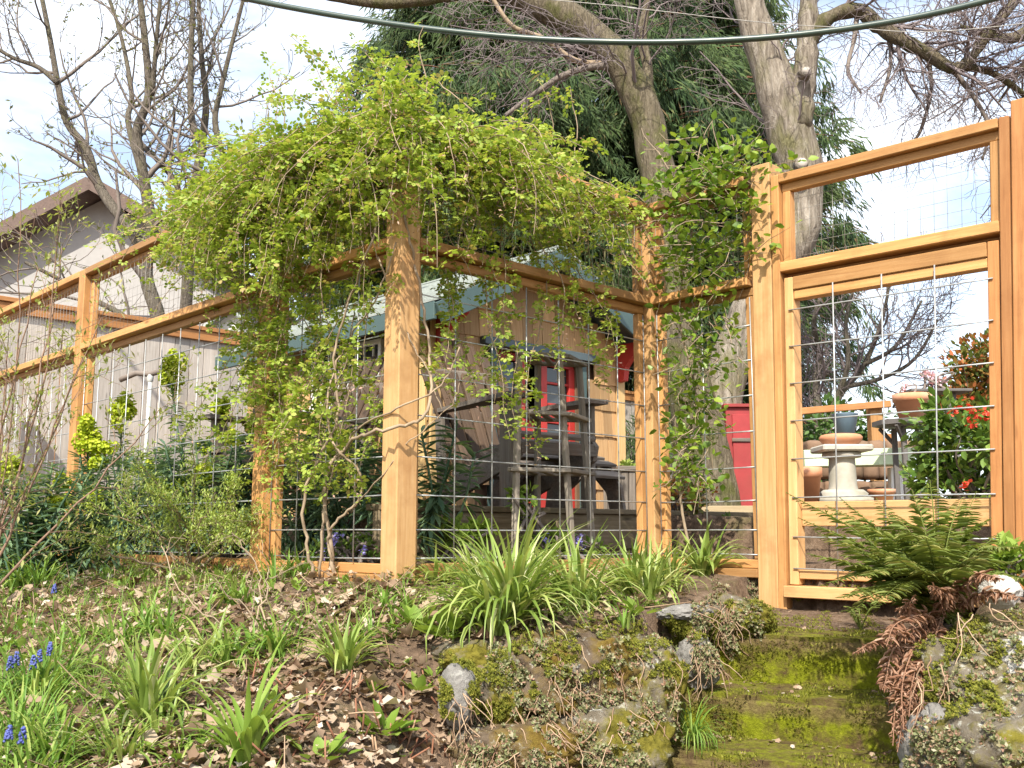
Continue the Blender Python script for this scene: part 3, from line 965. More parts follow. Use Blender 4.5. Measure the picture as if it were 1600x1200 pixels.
sheet('panel', [hp(DX0 + dw * .38, .062, .3), hp(DX0 + dw * .6, .062, .3), hp(DX0 + dw * .6, .062, .7), hp(DX0 + dw * .38, .062, .7)], M['red'], door, .008, IN)
for x0, x1 in ((.06, .33), (.66, .93)):
    sheet('pane', [hp(DX0 + dw * x0, .064, .3), hp(DX0 + dw * x1, .064, .3), hp(DX0 + dw * x1, .064, DZ - .06), hp(DX0 + dw * x0, .064, DZ - .06)], M['glass'], door, .004, IN)
for z in (.82, .96):
    beam('glazing_bar', hp(DX0 + dw * .64, .054, z), hp(DX1 - .05, .054, z), .016, .016, M['red'], door)
# side window
win = beam('window_sill', hp(-.03, WX0 - .05, WZ0 - .02), hp(-.03, WX1 + .05, WZ0 - .02), .07, .03, M['white'], house)
for l in (WX0, (WX0 + WX1) / 2, WX1):
    beam('window_frame', hp(-.012, l, WZ0), hp(-.012, l, WZ1), .03, .034, M['white'], win, up=RV)
for z in (WZ0 + .01, WZ1 - .012):
    beam('window_frame', hp(-.006, WX0, z), hp(-.006, WX1, z), .03, .032, M['white'], win)
for l in (.09, .185, .275, .46, .555, .65):
    beam('glazing_bar', hp(-.004, WX0 + l, WZ0 + .02), hp(-.004, WX0 + l, WZ1 - .02), .014, .014, M['white'], win, up=RV)
for z in (.125, .25):
    beam('glazing_bar', hp(0, WX0 + .01, WZ0 + z), hp(0, WX1 - .01, WZ0 + z), .012, .014, M['white'], win)
sheet('pane', [hp(.02, WX0, WZ0), hp(.02, WX1, WZ0), hp(.02, WX1, WZ1), hp(.02, WX0, WZ1)], M['glass'], win, .004, RV)

# ------------------------------------------------------------------ adirondack chairs and footstool
def adirondack(loc, face, label, slat_m):
    """face: heading the sitter looks along"""
    t = thing('adirondack_chair', loc, label, 'chair', 'adirondack chairs')
    f = Vector(face).normalized(); s = Vector((-f.y, f.x, 0)) * .84
    def q(x, y, z): return Vector(loc) + f * x + s * y + Vector((0, 0, z))
    g = M['grey_chair']
    for y in (-.26, .26):
        # side stringer, sloping back to the ground
        prof = [(.36, .36), (.40, .32), (.38, .25), (.30, .215), (.0, .13), (-.36, .02), (-.47, .0), (-.50, .03), (-.40, .12), (-.1, .22), (.18, .315)]
        sheet('side_rail', [q(x, y - .012, z) for x, z in prof], g, t, .028, s)
        beam('leg', q(.30, y * 1.1, 0), q(.30, y * 1.1, .53), .024, .095, g, t, up=f)
        beam('leg', q(-.30, y * 1.1, 0.0), q(-.34, y * 1.1, .50), .024, .07, g, t, up=f)
        # arm, wide at the front
        pr = [(.40, -.035), (.40, .10), (.2, .10), (-.42, .035), (-.42, -.02), (.2, -.05)]
        sg = 1 if y > 0 else -1
        sheet('armrest', [q(x, y + sg * (w - .01), .532) for x, w in pr], g, t, .022, (0, 0, 1))
    for i in range(7):
        x = .34 - i * .088; z = .365 - i * .028
        beam('seat_slat', q(x, -.275, z), q(x, .275, z), .078, .02, g, t, up=(f * .3 + Vector((0, 0, 1))).normalized())
    for i in range(7):
        y = (i - 3) * .083
        topx = -.50 - .0 * abs(i - 3); hgt = .98 - .022 * (i - 3) ** 2
        a = q(-.20, y * .9, .20); top = q(-.20 - .40 * (hgt - .2) / .78, y * 1.18, hgt)
        beam('back_slat', a, top, .06, .02, slat_m, t, up=f, c=.008)
    beam('back_brace', q(-.395, -.27, .52), q(-.395, .27, .52), .03, .07, g, t)
    beam('back_brace', q(-.50, -.25, .76), q(-.50, .25, .76), .03, .06, g, t)
    beam('front_apron', q(.385, -.26, .30), q(.385, .26, .30), .02, .06, g, t)
    return t
adirondack((.01, 5.06, .09), (.55, -.83, 0), 'weathered brown adirondack chair with slatted back beside the playhouse door', M['brown_chair'])
adirondack((-1.22, 5.5, .07), (-.62, -.78, 0), 'weathered adirondack chair half hidden behind vines under the side window', M['brown_chair'])
fs = Vector((.22, 5.42, .09))
stool = thing('footstool', fs, 'low weathered slatted footstool with curved sides in front of the chair', 'footstool')
ff = Vector((.72, -.69, 0)).normalized(); s_ = Vector((-ff.y, ff.x, 0))
def fq(x, y, z): return fs + ff * x + s_ * y + Vector((0, 0, z))
for y in (-.22, .22):
    prof = [(-.25, .0), (-.15, .0), (-.10, .12), (.02, .2), (.12, .2), (.2, .12), (.23, 0), (.32, 0), (.30, .14), (.22, .26), (.08, .315), (-.1, .29), (-.22, .18)]
    sheet('side_rail', [fq(x, y - .012, z) for x, z in prof], M['grey_chair'], stool, .024, s_)
for x, z in ((-.2, .225), (-.13, .28), (-.05, .312), (.04, .328), (.13, .312), (.21, .275), (.27, .21)):
    beam('slat', fq(x, -.25, z), fq(x, .25, z), .07, .018, M['grey_chair'], stool, up=(ff * x * 1.8 + Vector((0, 0, 1))).normalized())

# ------------------------------------------------------------------ tall plant stand of grey wood
ps = Vector((.21, 4.42, -.12))
stand = thing('plant_stand', ps, 'tiered grey wooden plant stand with splayed legs before the playhouse door', 'plant stand')
def sq(x, y, z): return ps + RV * x + LV * y + Vector((0, 0, z - ps.z))
g = M['grey_chair']
legs = [((-.24, .04, .0), (-.19, .06, .80)), ((.03, -.05, .0), (-.02, -.02, .80)), ((.28, .05, .0), (.22, .08, .80)), ((.06, .2, 0), (.04, .17, .80))]
for a, b_ in legs:
    beam('leg', sq(a[0], a[1], -.16), sq(*b_), .024, .026, M['grey_stand'], stand, up=RV)
for z, k in ((.775, .86), (.515, .95), (.265, 1.06)):
    P4 = [(-.24 * k, .05), (.0, -.06 * k), (.28 * k, .06), (.05, .22 * k)]
    for i in range(4):
        a, b_ = P4[i], P4[(i + 1) % 4]
        beam('shelf_rail', sq(*a, z), sq(*b_, z), .028, .018, M['grey_stand'], stand)
    for j in range(4):
        t = (j + .8) / 4.6
        beam('shelf_slat', sq(P4[0][0] * (1 - t) + P4[1][0] * t + .03, P4[0][1] * (1 - t) + P4[1][1] * t + .0, z + .0), sq(P4[3][0] * (1 - t) + P4[2][0] * t - .03, P4[3][1] * (1 - t) + P4[2][1] * t, z + .0), .026, .012, M['grey_stand'], stand)

# ------------------------------------------------------------------ grey board fence at the back
b0 = Vector((-2.84, 9.05, 0))
bf = thing('board_fence', up(b0 + RV * 2, .05), 'tall weathered grey board fence with cedar cap across the back of the garden', 'fence')
BT = 1.80
r = -4.2
while r < 11.5:
    w = .14
    h = BT + random.uniform(-.006, .006)
    beam('board', up(b0 + RV * (r + w / 2), .02), up(b0 + RV * (r + w / 2), h), .02, w - random.uniform(.003, .009), M['grey_board'], bf, up=RV, c=.002).location += LV * random.uniform(-.004, .004)
    r += w
for k in range(7):
    r0, r1 = -4.2 + k * 2.25, -4.2 + (k + 1) * 2.25
    beam('cap_rail', up(b0 + RV * r0, BT + .045), up(b0 + RV * (r1 - .004), BT + .045), .13, .038, M['cedar_red'], bf)
    beam('rail', up(b0 + RV * r0, BT - .02) + OUT_R * .03, up(b0 + RV * (r1 - .004), BT - .02) + OUT_R * .03, .032, .085, M['cedar_red'], bf)
    beam('post', up(b0 + RV * r0, .0) + LV * .06, up(b0 + RV * r0, BT) + LV * .06, .09, .09, M['grey_board'], bf, up=RV)

# ------------------------------------------------------------------ standpipe before the board fence
pp = at(226, 720, 7.6); pp.z = .06
pipe = thing('pipe_stand', pp, 'white pipe standing before the grey boards with a dark crosspiece', 'pipe')
mb = MB(); tube(mb, [pp, pp + Vector((.01, 0, 1.13))], .015, 12); mb.build('pipe', M['pvc'], pipe, True)
mb = MB(); tube(mb, [pp + Vector((-.23, .02, 1.10)), pp + Vector((-.1, 0, 1.15)), pp + Vector((.0, 0, 1.14)), pp + Vector((.12, -.02, 1.17))], .022, 8); mb.build('crosspiece', M['twig'], pipe, True)
mb = MB(); lathe(mb, [(0, .03), (.02, .03), (.025, 0), (.023, -.03), (.016, -.04)], pp + Vector((.01, 0, 1.12)), 12); mb.build('pipe_cap', M['pvc'], pipe, True)

# ------------------------------------------------------------------ things beyond the gate
PZ0 = .15
pl = at(1345, 780, 5.2)
plat = thing('plant_platform', (pl.x, pl.y, .07), 'pale timber platform beyond the gate carrying pedestal and pots', 'platform')
for k in range(7):
    a = up(PE + RV * (1.02 + k * .145) - LV * -.35, PZ0 - .02); b_ = up(PE + RV * (1.02 + k * .145) - LV * 1.5, PZ0 - .02)
    beam('plank', a, b_, .14, .035, M['edging_pale'], plat)
beam('front_board', up(PE + RV * .93 + LV * .35, .08), up(PE + RV * .93 - LV * 1.5, .08), .03, .14, M['edging'], plat)

pc = at(1318, 775, 5.45); pc.z = PZ0
ped = thing('pedestal', pc, 'short cast stone column pedestal on the platform beyond the gate', 'pedestal')
mb = MB(); lathe(mb, [(0, 0), (.155, 0), (.155, .03), (.125, .04), (.13, .055), (.105, .075), (0.0, .075)], pc, 28); mb.build('base', M['concrete'], ped)
mb = MB(); lathe(mb, [(.078, .075), (.074, .10), (.071, .2), (.069, .245)], pc, 28); mb.build('shaft', M['concrete'], ped, True)
mb = MB(); lathe(mb, [(.069, .245), (.10, .25), (.105, .262), (.10, .275), (.08, .28)], pc, 28); mb.build('collar', M['concrete'], ped)
beam('top_slab', pc + Vector((-.135, 0, .297)), pc + Vector((.135, 0, .297)), .25, .035, M['concrete'], ped, c=.008)
sc_ = pc + Vector((0, 0, .315))
mb = MB(); lathe(mb, [(0, .0), (.085, .0), (.112, .03), (.115, .045), (.103, .058), (.085, .062), (0, .062)], sc_, 28)
tag(mb.build('terracotta_saucer', M['terracotta'], None, True, base=sc_), 'upturned orange terracotta saucer lying on the pedestal', 'saucer')

tc_ = at(1422, 660, 5.9); tz = tc_.z
tab = thing('plant_table', (tc_.x, tc_.y, PZ0), 'dark octagonal garden table on slim legs holding a clay pot', 'table')
oct_ = [(math.cos(R(22.5 + 45 * i)) * .215, math.sin(R(22.5 + 45 * i)) * .215) for i in range(8)]
sheet('table_top', [Vector((tc_.x + x, tc_.y + y, tz - .02)) for x, y in oct_], M['slab'], tab, .028, (0, 0, 1))
for i in range(4):
    a = R(45 + 90 * i); dx, dy = math.cos(a), math.sin(a)
    beam('leg', Vector((tc_.x + dx * .10, tc_.y + dy * .10, PZ0)), Vector((tc_.x + dx * .10, tc_.y + dy * .10, tz - .03)), .028, .028, M['slab'], tab, up=(1, 0, 0))
    beam('brace', Vector((tc_.x + dx * .09, tc_.y + dy * .09, tz - .14)), Vector((tc_.x + dx * .19, tc_.y + dy * .19, tz - .025)), .02, .02, M['slab'], tab)
def pot(name, c, r, h, label, cat='pot', m=None):
    mb = MB(); lathe(mb, [(0, 0), (r * .68, 0), (r * .90, h * .72), (r, h * .73), (r, h), (r * .88, h), (r * .84, h * .8), (0, h * .8)], c, 26)
    return tag(mb.build(name, m or M['terracotta'], None, False, base=c), label, cat)
pot('terracotta_pot', Vector((tc_.x + .02, tc_.y, tz + .008)), .112, .16, 'wide rimmed clay pot standing on the dark octagonal table')
p2 = at(1262, 775, 5.35); p2.z = PZ0
pot('terracotta_pot', p2, .08, .19, 'dark clay pot half hidden behind the gate stile by the pedestal')
p3 = at(1378, 778, 5.6); p3.z = PZ0
pot('terracotta_pot', p3, .075, .085, 'low broken clay pot on the platform right of the pedestal')
# shelf with pink flowers behind the table
fz = at(1455, 612, 6.2)
sh = thing('plant_shelf', (fz.x, fz.y, PZ0), 'thin dark shelf on a post behind the clay pot', 'shelf')
beam('board', fz + Vector((-.16, 0, 0)), fz + Vector((.22, 0, 0)), .18, .018, M['slab'], sh)
beam('post', up(fz, PZ0) + Vector((.12, .0, 0)), up(fz, fz.z - .01) + Vector((.12, 0, 0)), .05, .05, M['slab'], sh, up=(1, 0, 0))
# painted bench of pale green boards
bn = at(1340, 722, 6.35)
bench = thing('painted_bench', (bn.x, bn.y, PZ0 - .03), 'pale green board bench with white leg behind the pedestal', 'bench')
beam('seat_board', at(1250, 718, 6.35), at(1420, 714, 6.35), .2, .105, M['mint'], bench)
for uu in (1262, 1398):
    p = at(uu, 735, 6.35)
    beam('leg', up(p, PZ0 - .03), up(p, at(1400, 730, 6.35).z - .004), .06, .075, M['white'], bench, up=(1, 0, 0))
# low wall of brown blocks
wb = at(1320, 740, 6.7)
bw = thing('block_wall', (wb.x, wb.y, .07), 'low wall of rough brown blocks behind the pale green bench', 'wall')
for j in range(4):
    for i in range(7):
        c = at(1258 + i * 24 + (j % 2) * 11, 700, 6.75); c.z = .14 + j * .135
        rough_block('block', Matrix.Translation(c), (.098 * 1.0, .18, .128), M['brick'], bw, (4, 4, 4), .006, 9, i + j * 9)
bk = at(1322, 690, 6.72); bk.z = .14 + 3 * .135 + .067
mb = MB(); lathe(mb, [(0, 0), (.05, 0), (.085, .17), (.09, .175), (.083, .178), (.048, .01), (0, .01)], bk, 22)
tag(mb.build('bucket', M['blue'], None, True, base=bk), 'dusty blue bucket standing on the block wall', 'bucket')
# cedar hand rail farther back
hr = thing('hand_rail', (*at(1372, 690, 7.6).xy, .05), 'cedar rail and post standing behind the pedestal', 'railing')
beam('rail', at(1235, 644, 7.6), at(1392, 631, 7.4), .04, .05, M['cedar_red'], hr)
pr_ = at(1372, 640, 7.42)
beam('post', up(pr_, .05), up(pr_, pr_.z + .03), .09, .09, M['cedar'], hr, up=(1, 0, 0)).location += Vector((0, .08, 0))
rb = at(1388, 690, 7.7)
beam('panel', up(rb, .4), up(rb, rb.z + .06), .02, .12, M['cedar_red'], hr, up=(1, 0, 0))
# red cabinet
rc = at(1172, 765, 8.4)
cab = thing('red_cabinet', (rc.x, rc.y, .05), 'tall red painted cabinet standing behind the maple trunk', 'cabinet')
ct = at(1172, 636, 8.4).z
beam('body', Vector((rc.x, rc.y + .2, .05)), Vector((rc.x, rc.y + .2, ct)), .36, .36, M['red_faded'], cab, up=(0, 1, 0))
beam('door_panel', Vector((rc.x, rc.y + .008, .12)), Vector((rc.x, rc.y + .008, ct - .06)), .26, .02, M['red_faded'], cab, up=(0, 1, 0))
beam('top', Vector((rc.x - .2, rc.y + .2, ct + .014)), Vector((rc.x + .2, rc.y + .2, ct + .014)), .42, .028, M['red_faded'], cab)
beam('hinge_bar', Vector((rc.x - .14, rc.y - .01, ct - .28)), Vector((rc.x + .12, rc.y - .01, ct - .28)), .015, .03, M['grey_chair'], cab)
# pale timber bed edge by the tree
e2 = thing('tree_bed', at(1160, 800, 6.4), 'pale timber edging of the bed around the maple trunk', 'edging')
beam('plank', at(1085, 800, 6.3), at(1215, 800, 6.1), .05, .075, M['edging_pale'], e2)
beam('plank', at(1085, 800, 6.3) - Vector((0, -.01, .09)), at(1215, 800, 6.1) - Vector((0, -.01, .09)), .04, .1, M['edging'], e2)

# ------------------------------------------------------------------ neighbours' buildings
nh = at(165, 330, 22); gz = -1.0
nb = thing('neighbour_house', (nh.x, nh.y, gz), 'grey gabled house behind bare trees beyond the garden', 'house')
ap = at(160, 306, 22); el = at(-70, 428, 22); er = Vector((2 * ap.x - el.x, ap.y, el.z))
wall_p = [Vector((el.x + .5, ap.y, gz)), Vector((er.x - .5, ap.y, gz)), Vector((er.x - .5, ap.y, el.z + .25)), ap + Vector((0, 0, -.1)), Vector((el.x + .5, ap.y, el.z + .25))]
sheet('gable_wall', wall_p, M['stucco'], nb, 8, (0, 1, 0))
for a in (el, er):
    mb = MB()
    p0, p1 = a + Vector((0, -.7, 0)), ap + Vector((0, -.7, 0))
    n_ = Vector((0, 9.4, 0)); t_ = Vector((0, 0, .22))
    V = [p0, p1, p1 + n_, p0 + n_]; V = V + [x + t_ for x in V]
    mb.add([tuple(x) for x in V], [(0, 3, 2, 1), (4, 5, 6, 7), (0, 1, 5, 4), (1, 2, 6, 5), (2, 3, 7, 6), (3, 0, 4, 7)])
    mb.build('roof', M['dark_roof'], nb)
    beam('barge_board', p0 + Vector((0, -.03, .06)), p1 + Vector((0, -.03, .06)), .04, .3, M['dark_roof'], nb)
# low brown roof right behind the board fence
lo = at(60, 515, 11.5)
ls = thing('low_shed', (lo.x, lo.y, -.2), 'low shed with brown roof showing above the board fence at left', 'shed')
q0, q1 = at(-160, 492, 11.8), at(232, 503, 12.6)
mb = MB()
V = [q0, q1, q1 + Vector((-.3, 2.2, .55)), q0 + Vector((-.3, 2.2, .55))]; V = V + [x - Vector((0, 0, .12)) for x in V]
mb.add([tuple(x) for x in V], [(0, 1, 2, 3), (7, 6, 5, 4), (0, 4, 5, 1), (1, 5, 6, 2), (2, 6, 7, 3), (3, 7, 4, 0)])
mb.build('roof', M['dark_roof'], ls)
sheet('front_wall', [up(q0, -.2) + Vector((.1, .3, 0)), up(q1, -.2) + Vector((-.1, .3, 0)), up(q1, q1.z - .1) + Vector((-.1, .3, 0)), up(q0, q0.z - .1) + Vector((.1, .3, 0))], M['cedar_red'], ls, 1.7, (0, 1, 0))
# white shed gable
wsx = at(372, 560, 17)
ws = thing('white_shed', (wsx.x, wsx.y, -.3), 'white walled shed with grey roof above the board fence', 'shed')
a0, a1, a2 = at(300, 540, 17), at(430, 548, 17), at(362, 488, 17)
sheet('wall', [up(a0, -.3), up(a1, -.3), a1, a2, a0], M['white'], ws, 2.5, (0, 1, 0))
for a in (a0, a1):
    dv = (a - a2).normalized() * .2
    mb = MB()
    V = [a2 + Vector((0, -.2, .0)), a + dv + Vector((0, -.2, .0)), a + dv + Vector((0, 2.7, 0)), a2 + Vector((0, 2.7, 0))]; V = V + [x + Vector((0, 0, .1)) for x in V]
    mb.add([tuple(x) for x in V], [(0, 3, 2, 1), (4, 5, 6, 7), (0, 1, 5, 4), (1, 2, 6, 5), (2, 3, 7, 6), (3, 0, 4, 7)])
    mb.build('roof', M['roof'], ws)

# ------------------------------------------------------------------ cables overhead
q0, q1, q2 = at(385, -2, 5.6), at(985, 66, 5.15), at(1552, -2, 4.8)
def sag(t): return q0 * ((t - .5) * (t - 1) * 2) + q1 * (-4 * t * (t - 1)) + q2 * (2 * t * (t - .5))
cb = [q0, q0, q1]
mb = MB(); tube(mb, [sag(-1.2 + 3.4 * i / 120) for i in range(121)], .0175, 10)
tag(mb.build('overhead_cable', M['rubber'], None, True, base=cb[2]), 'thick dark cable sagging across the top of the view', 'cable')
mb = MB(); tube(mb, smooth_path([at(-600, -130, 9), at(820, -4, 8), at(1000, 14, 7.8), at(1300, 42, 7.6), at(1650, 30, 7.2), at(3000, -200, 6)], 10), .0035, 6)
tag(mb.build('thin_wire', M['mesh_wire'], None, True, base=at(1000, 14, 7.8)), 'thin overhead wire behind the thick cable', 'wire')

# ------------------------------------------------------------------ bare trees
def wander(p, d, L, n, curl, rg, grav=0.0):
    pts = [Vector(p)]; d = Vector(d).normalized()
    for i in range(n):
        d = (d + Vector((rg.gauss(0, curl), rg.gauss(0, curl), rg.gauss(0, curl) + grav))).normalized()
        pts.append(pts[-1] + d * (L / n))
    return pts, d

def sprout(mb, path, r0, r1, rg, levels, count, length, curl=.18, spread=.9, grav=.03, buds=None, sides=4, minr=.0022, start=.15):
    """side shoots along a path, and shoots on those"""
    n = len(path)
    for c in range(count):
        t = start + (1 - start) * (c + rg.random()) / count
        k = min(n - 2, int(t * (n - 1)))
        p = path[k].lerp(path[k + 1], t * (n - 1) - k)
        ax = (path[k + 1] - path[k]).normalized()
        side = Vector((rg.gauss(0, 1), rg.gauss(0, 1), rg.gauss(0, 1)))
        side = (side - ax * side.dot(ax)).normalized()
        d = (ax * rg.uniform(.5, 1.1) + side * spread * rg.uniform(.6, 1.2)).normalized()
        L = length * rg.uniform(.45, 1.15) * (1.15 - .55 * t)
        ra = max(minr, (r0 + (r1 - r0) * t) * rg.uniform(.38, .62))
        sp, _ = wander(p, d, L, 6 if levels > 1 else 4, curl, rg, grav)
        rad = np.linspace(ra, max(minr * .75, ra * .35), len(sp))
        tube(mb, sp, rad, sides if ra > .006 else 3, False)
        if levels > 1:
            sprout(mb, sp, ra, ra * .4, rg, levels - 1, max(2, int(count * .62)), length * .5, curl * 1.15, spread, grav, buds, sides, minr)
        elif buds is not None:
            for q in range(len(sp)):
                if rg.random() < .75: buds.append(sp[q] + Vector((rg.gauss(0, .01), rg.gauss(0, .01), rg.gauss(0, .01))))

# multi-stemmed tree on the left
rg = random.Random(21)
D1 = 12.0
lt = at(262, 640, D1); lt.z = -.05
ltree = thing('bare_tree', lt, 'bare multi stemmed young tree in bud behind the left fence run', 'tree')
K = D1 / 1560
stems = [
    ([(262, 700), (258, 600), (248, 500), (228, 430), (236, 360), (224, 275), (214, 205), (232, 150), (226, 60), (214, -40)], 15, 5),
    ([(228, 400), (205, 360), (172, 318), (150, 280), (135, 232), (104, 190), (90, 130), (78, 60), (60, -30)], 11, 4),
    ([(268, 640), (284, 540), (292, 460), (297, 360), (308, 270), (316, 222), (300, 190), (298, 100), (303, -30)], 12, 4),
    ([(316, 222), (322, 160), (314, 80), (309, -30)], 7, 3.5),
    ([(294, 420), (280, 300), (250, 255), (222, 225)], 6, 4),
    ([(297, 390), (330, 320), (360, 300), (350, 250), (336, 190), (345, 140), (362, 70), (385, -20)], 8, 3),
    ([(90, 130), (60, 105), (20, 90), (-30, 60)], 5, 3),
    ([(222, 275), (200, 190), (206, 150), (190, 60), (165, -20)], 6, 3),
    ([(238, 150), (243, 80), (252, -20)], 5, 3),
    ([(268, 650), (240, 560), (200, 500), (150, 470), (100, 440), (40, 410)], 7, 3),
]
mbT, mbW, buds = MB(), MB(), []
for si, (pp_, a, b_) in enumerate(stems):
    path = smooth_path([at(u, v, D1 + .45 * math.sin(si * 2.1) * min(1, i / 3)) for i, (u, v) in enumerate(pp_)], 4)
    rad = np.linspace(a * K, b_ * K, len(path)) * .92
    tube(mbT, path, rad, 9)
    sprout(mbW, path, a * K, b_ * K, rg, 3, 9 if si < 3 else 7, 1.9, .17, .9, .06, buds, 4, .0042, .3)
mbT.build('trunk', M['bark_left'], ltree, True)
mbW.build('crown', M['twig'], ltree)
LEAF4 = np.array([(0, 0, 0), (.35, -.24, .05), (.7, -.18, .03), (1, 0, -.06), (.7, .18, .03), (.35, .24, .05), (.35, 0, -.02), (.7, 0, -.03)], float)
LEAF4F = np.array([(0, 1, 6), (0, 6, 5), (1, 2, 7), (1, 7, 6), (6, 7, 4), (6, 4, 5), (2, 3, 7), (7, 3, 4)])
LEAF2 = np.array([(0, 0, 0), (.5, -.2, .04), (1, 0, 0), (.5, .2, .04)], float)
LEAF2F = np.array([(0, 1, 2), (0, 2, 3)])
mb = MB()
B_ = np.array([tuple(x) for x in buds])
sel = rng.random(len(B_)) < .8
B_ = B_[sel]
mb.inst(LEAF2, LEAF2F, rand_rot(len(B_), 1.0) * rng.uniform(.04, .085, len(B_))[:, None, None], B_)
M['bud_dark'] = leaf_mat('opening_bud', [(0, (.12, .12, .05)), (1, (.22, .24, .09))], .3)
mb.build('buds', M['bud_dark'], ltree)

# big twin-trunk maple
rg = random.Random(5)
D2 = 8.6; K = D2 / 1560
mt = at(1115, 800, D2); mt.z = .0
maple = thing('maple_tree', mt, 'large bare twin trunked tree rising behind the inner fence corner', 'tree')
def gnarl(path, rad, mb, sides, seed):
    P = []
    n0 = mb.n
    tube(mb, path, rad, sides)
    V = mb.v[-1]
    for i in range(len(V)):
        p = Vector(V[i]); k = mnoise.noise(p * 3.0 + Vector((seed, 0, 0))) * .028 + mnoise.noise(Vector((p.x * 14, p.y * 14, p.z * 3))) * .012
        q = min(path, key=lambda c: (c - p).length_squared)
        d = p - q
        if d.length > .01: V[i] = p + d.normalized() * k
tr = [
    ([(1108, 820), (1104, 760), (1096, 690), (1080, 620), (1062, 540), (1050, 460), (1042, 380), (1032, 300), (1018, 220), (998, 150), (958, 85), (905, 40), (840, 5), (720, -45), (560, -60)],
     [62, 52, 44, 36, 31, 29, 28, 29, 28, 27, 26, 26, 26, 22, 16], 'bark_mossy'),
    ([(1128, 820), (1124, 760), (1122, 700), (1128, 620), (1146, 545), (1180, 470), (1228, 405), (1254, 340), (1250, 268), (1232, 195), (1206, 115), (1182, 45), (1160, -50), (1130, -200)],
     [62, 48, 40, 34, 31, 31, 32, 33, 36, 38, 33, 27, 24, 18], 'bark'),
    ([(1246, 200), (1256, 130), (1262, 60), (1264, -20), (1270, -160)], [22, 19, 17, 15, 10], 'bark'),
    ([(1260, 70), (1292, 30), (1340, 16), (1372, 40), (1408, 62), (1450, 84), (1486, 106), (1512, 96), (1538, 62), (1580, 10), (1640, -60)], [15, 13, 13, 13, 12, 11, 10, 9, 8, 7, 5], 'bark_mossy'),
    ([(1502, 104), (1545, 112), (1590, 140), (1660, 200)], [7, 6, 5, 3], 'bark_mossy'),
    ([(1005, 165), (1012, 110), (1004, 60), (1012, 0), (1030, -80)], [12, 9, 8, 6, 4], 'bark_mossy'),
    ([(975, 105), (930, 104), (880, 118), (830, 150), (790, 180)], [7, 6, 5, 4, 3], 'twig'),
    ([(955, 100), (900, 95), (850, 60), (800, 40), (765, -10)], [6, 5, 4, 4, 3], 'vine_stem'),
    ([(780, -20), (700, -6), (600, 4), (500, -10), (420, -40)], [9, 10, 10, 8, 6], 'bark_mossy'),
    ([(1486, 106), (1520, 150), (1545, 200), (1535, 250)], [5, 4, 3, 2], 'twig'),
    ([(1340, 18), (1335, 60), (1325, 110), (1345, 145)], [5, 4, 3, 2], 'twig'),
    ([(1392, 60), (1390, 110), (1375, 160)], [4, 3, 2], 'twig'),
    ([(1450, 84), (1455, 140), (1440, 200), (1425, 225)], [4, 3, 3, 2], 'twig'),
]
mbW = MB(); buds2 = []
for si, (pp_, rr_, mk) in enumerate(tr):
    path = smooth_path([at(u, v, D2 + (.35 * math.sin(si * 1.7) * i / len(pp_) if si > 2 else (.1 if si == 1 else 0))) for i, (u, v) in enumerate(pp_)], 6)
    rad = np.interp(np.linspace(0, 1, len(path)), np.linspace(0, 1, len(rr_)), rr_) * K
    mb = MB()
    if si < 2: gnarl(path, rad, mb, 22, si * 9.1)
    else: tube(mb, path, rad * (1 + .07 * rng.normal(0, 1, len(path))), 10 if si < 6 else 7)
    mb.build('trunk' if si < 2 else 'branch', M[mk], maple, True)
    if si in (0, 1):
        up_ = path[int(len(path) * .62):]
        sprout(mbW, up_, .03, .015, rg, 3, 12, 1.5, .2, 1.0, .0, None, 4, .0028, .0)
    elif si == 3:
        sprout(mbW, path, .05, .025, rg, 3, 19, 1.15, .22, 1.0, -.05, None, 4, .0030, .12)
    elif si in (4, 5, 6, 7):
        sprout(mbW, path, .03, .012, rg, 3, 11, .9, .22, 1.0, -.03, None, 4, .0028, .1)
    elif si in (9, 10, 11, 12):
        sprout(mbW, path, .014, .008, rg, 2, 10, .75, .24, 1.0, -.06, None, 3, .0026, .1)
mbW.build('crown', M['twig_purple'], maple)
# cut branch stubs
for (u, v, r_) in ((1256, 252, 9), (1262, 108, 8)):
    c = at(u, v, D2 - .27)
    mb = MB(); tube(mb, [c + Vector((0, .12, 0)), c + Vector((0, .06, .0)), c + Vector((0, .035, 0))], [r_ * K * 1.35, r_ * K * 1.2, r_ * K * 1.1], 14); mb.build('branch_stub', M['bark'], maple)
    mb = MB(); tube(mb, [c + Vector((0, .05, .0)), c + Vector((0, .03, 0))], r_ * K * .85, 14); mb.build('cut_face', M['grey_board'], maple)

# leaning branches entering at the upper right, from a tree outside the view
rg = random.Random(9)
rt = at(1900, 700, 9.5); rt.z = -.3
rtree = thing('bare_tree', rt, 'bare tree whose fine purple twigs hang in from the right edge', 'tree')
mbT, mbW = MB(), MB()
for pp_, a, b_ in ((([(1900, 760), (1880, 400), (1840, 150), (1760, 40), (1660, 20), (1580, 60), (1500, 40)]), 40, 3), ([(1840, 160), (1720, 190), (1640, 210), (1560, 250)], 9, 2.5), ([(1760, 40), (1690, -40), (1600, -60), (1480, -30)], 9, 3), ([(1660, 20), (1610, 90), (1560, 160)], 5, 2)):
    path = smooth_path([at(u, v, 9.5) for u, v in pp_], 5)
    rad = np.linspace(a, b_, len(path)) * 9.5 / 1560
    tube(mbT, path, rad, 9)
    sprout(mbW, path, .05, .02, rg, 3, 11, 1.3, .24, 1.0, -.03, None, 4, .0030, .45 if a > 20 else .1)
mbT.build('trunk', M['bark_mossy'], rtree, True)
mbW.build('crown', M['twig_purple'], rtree)

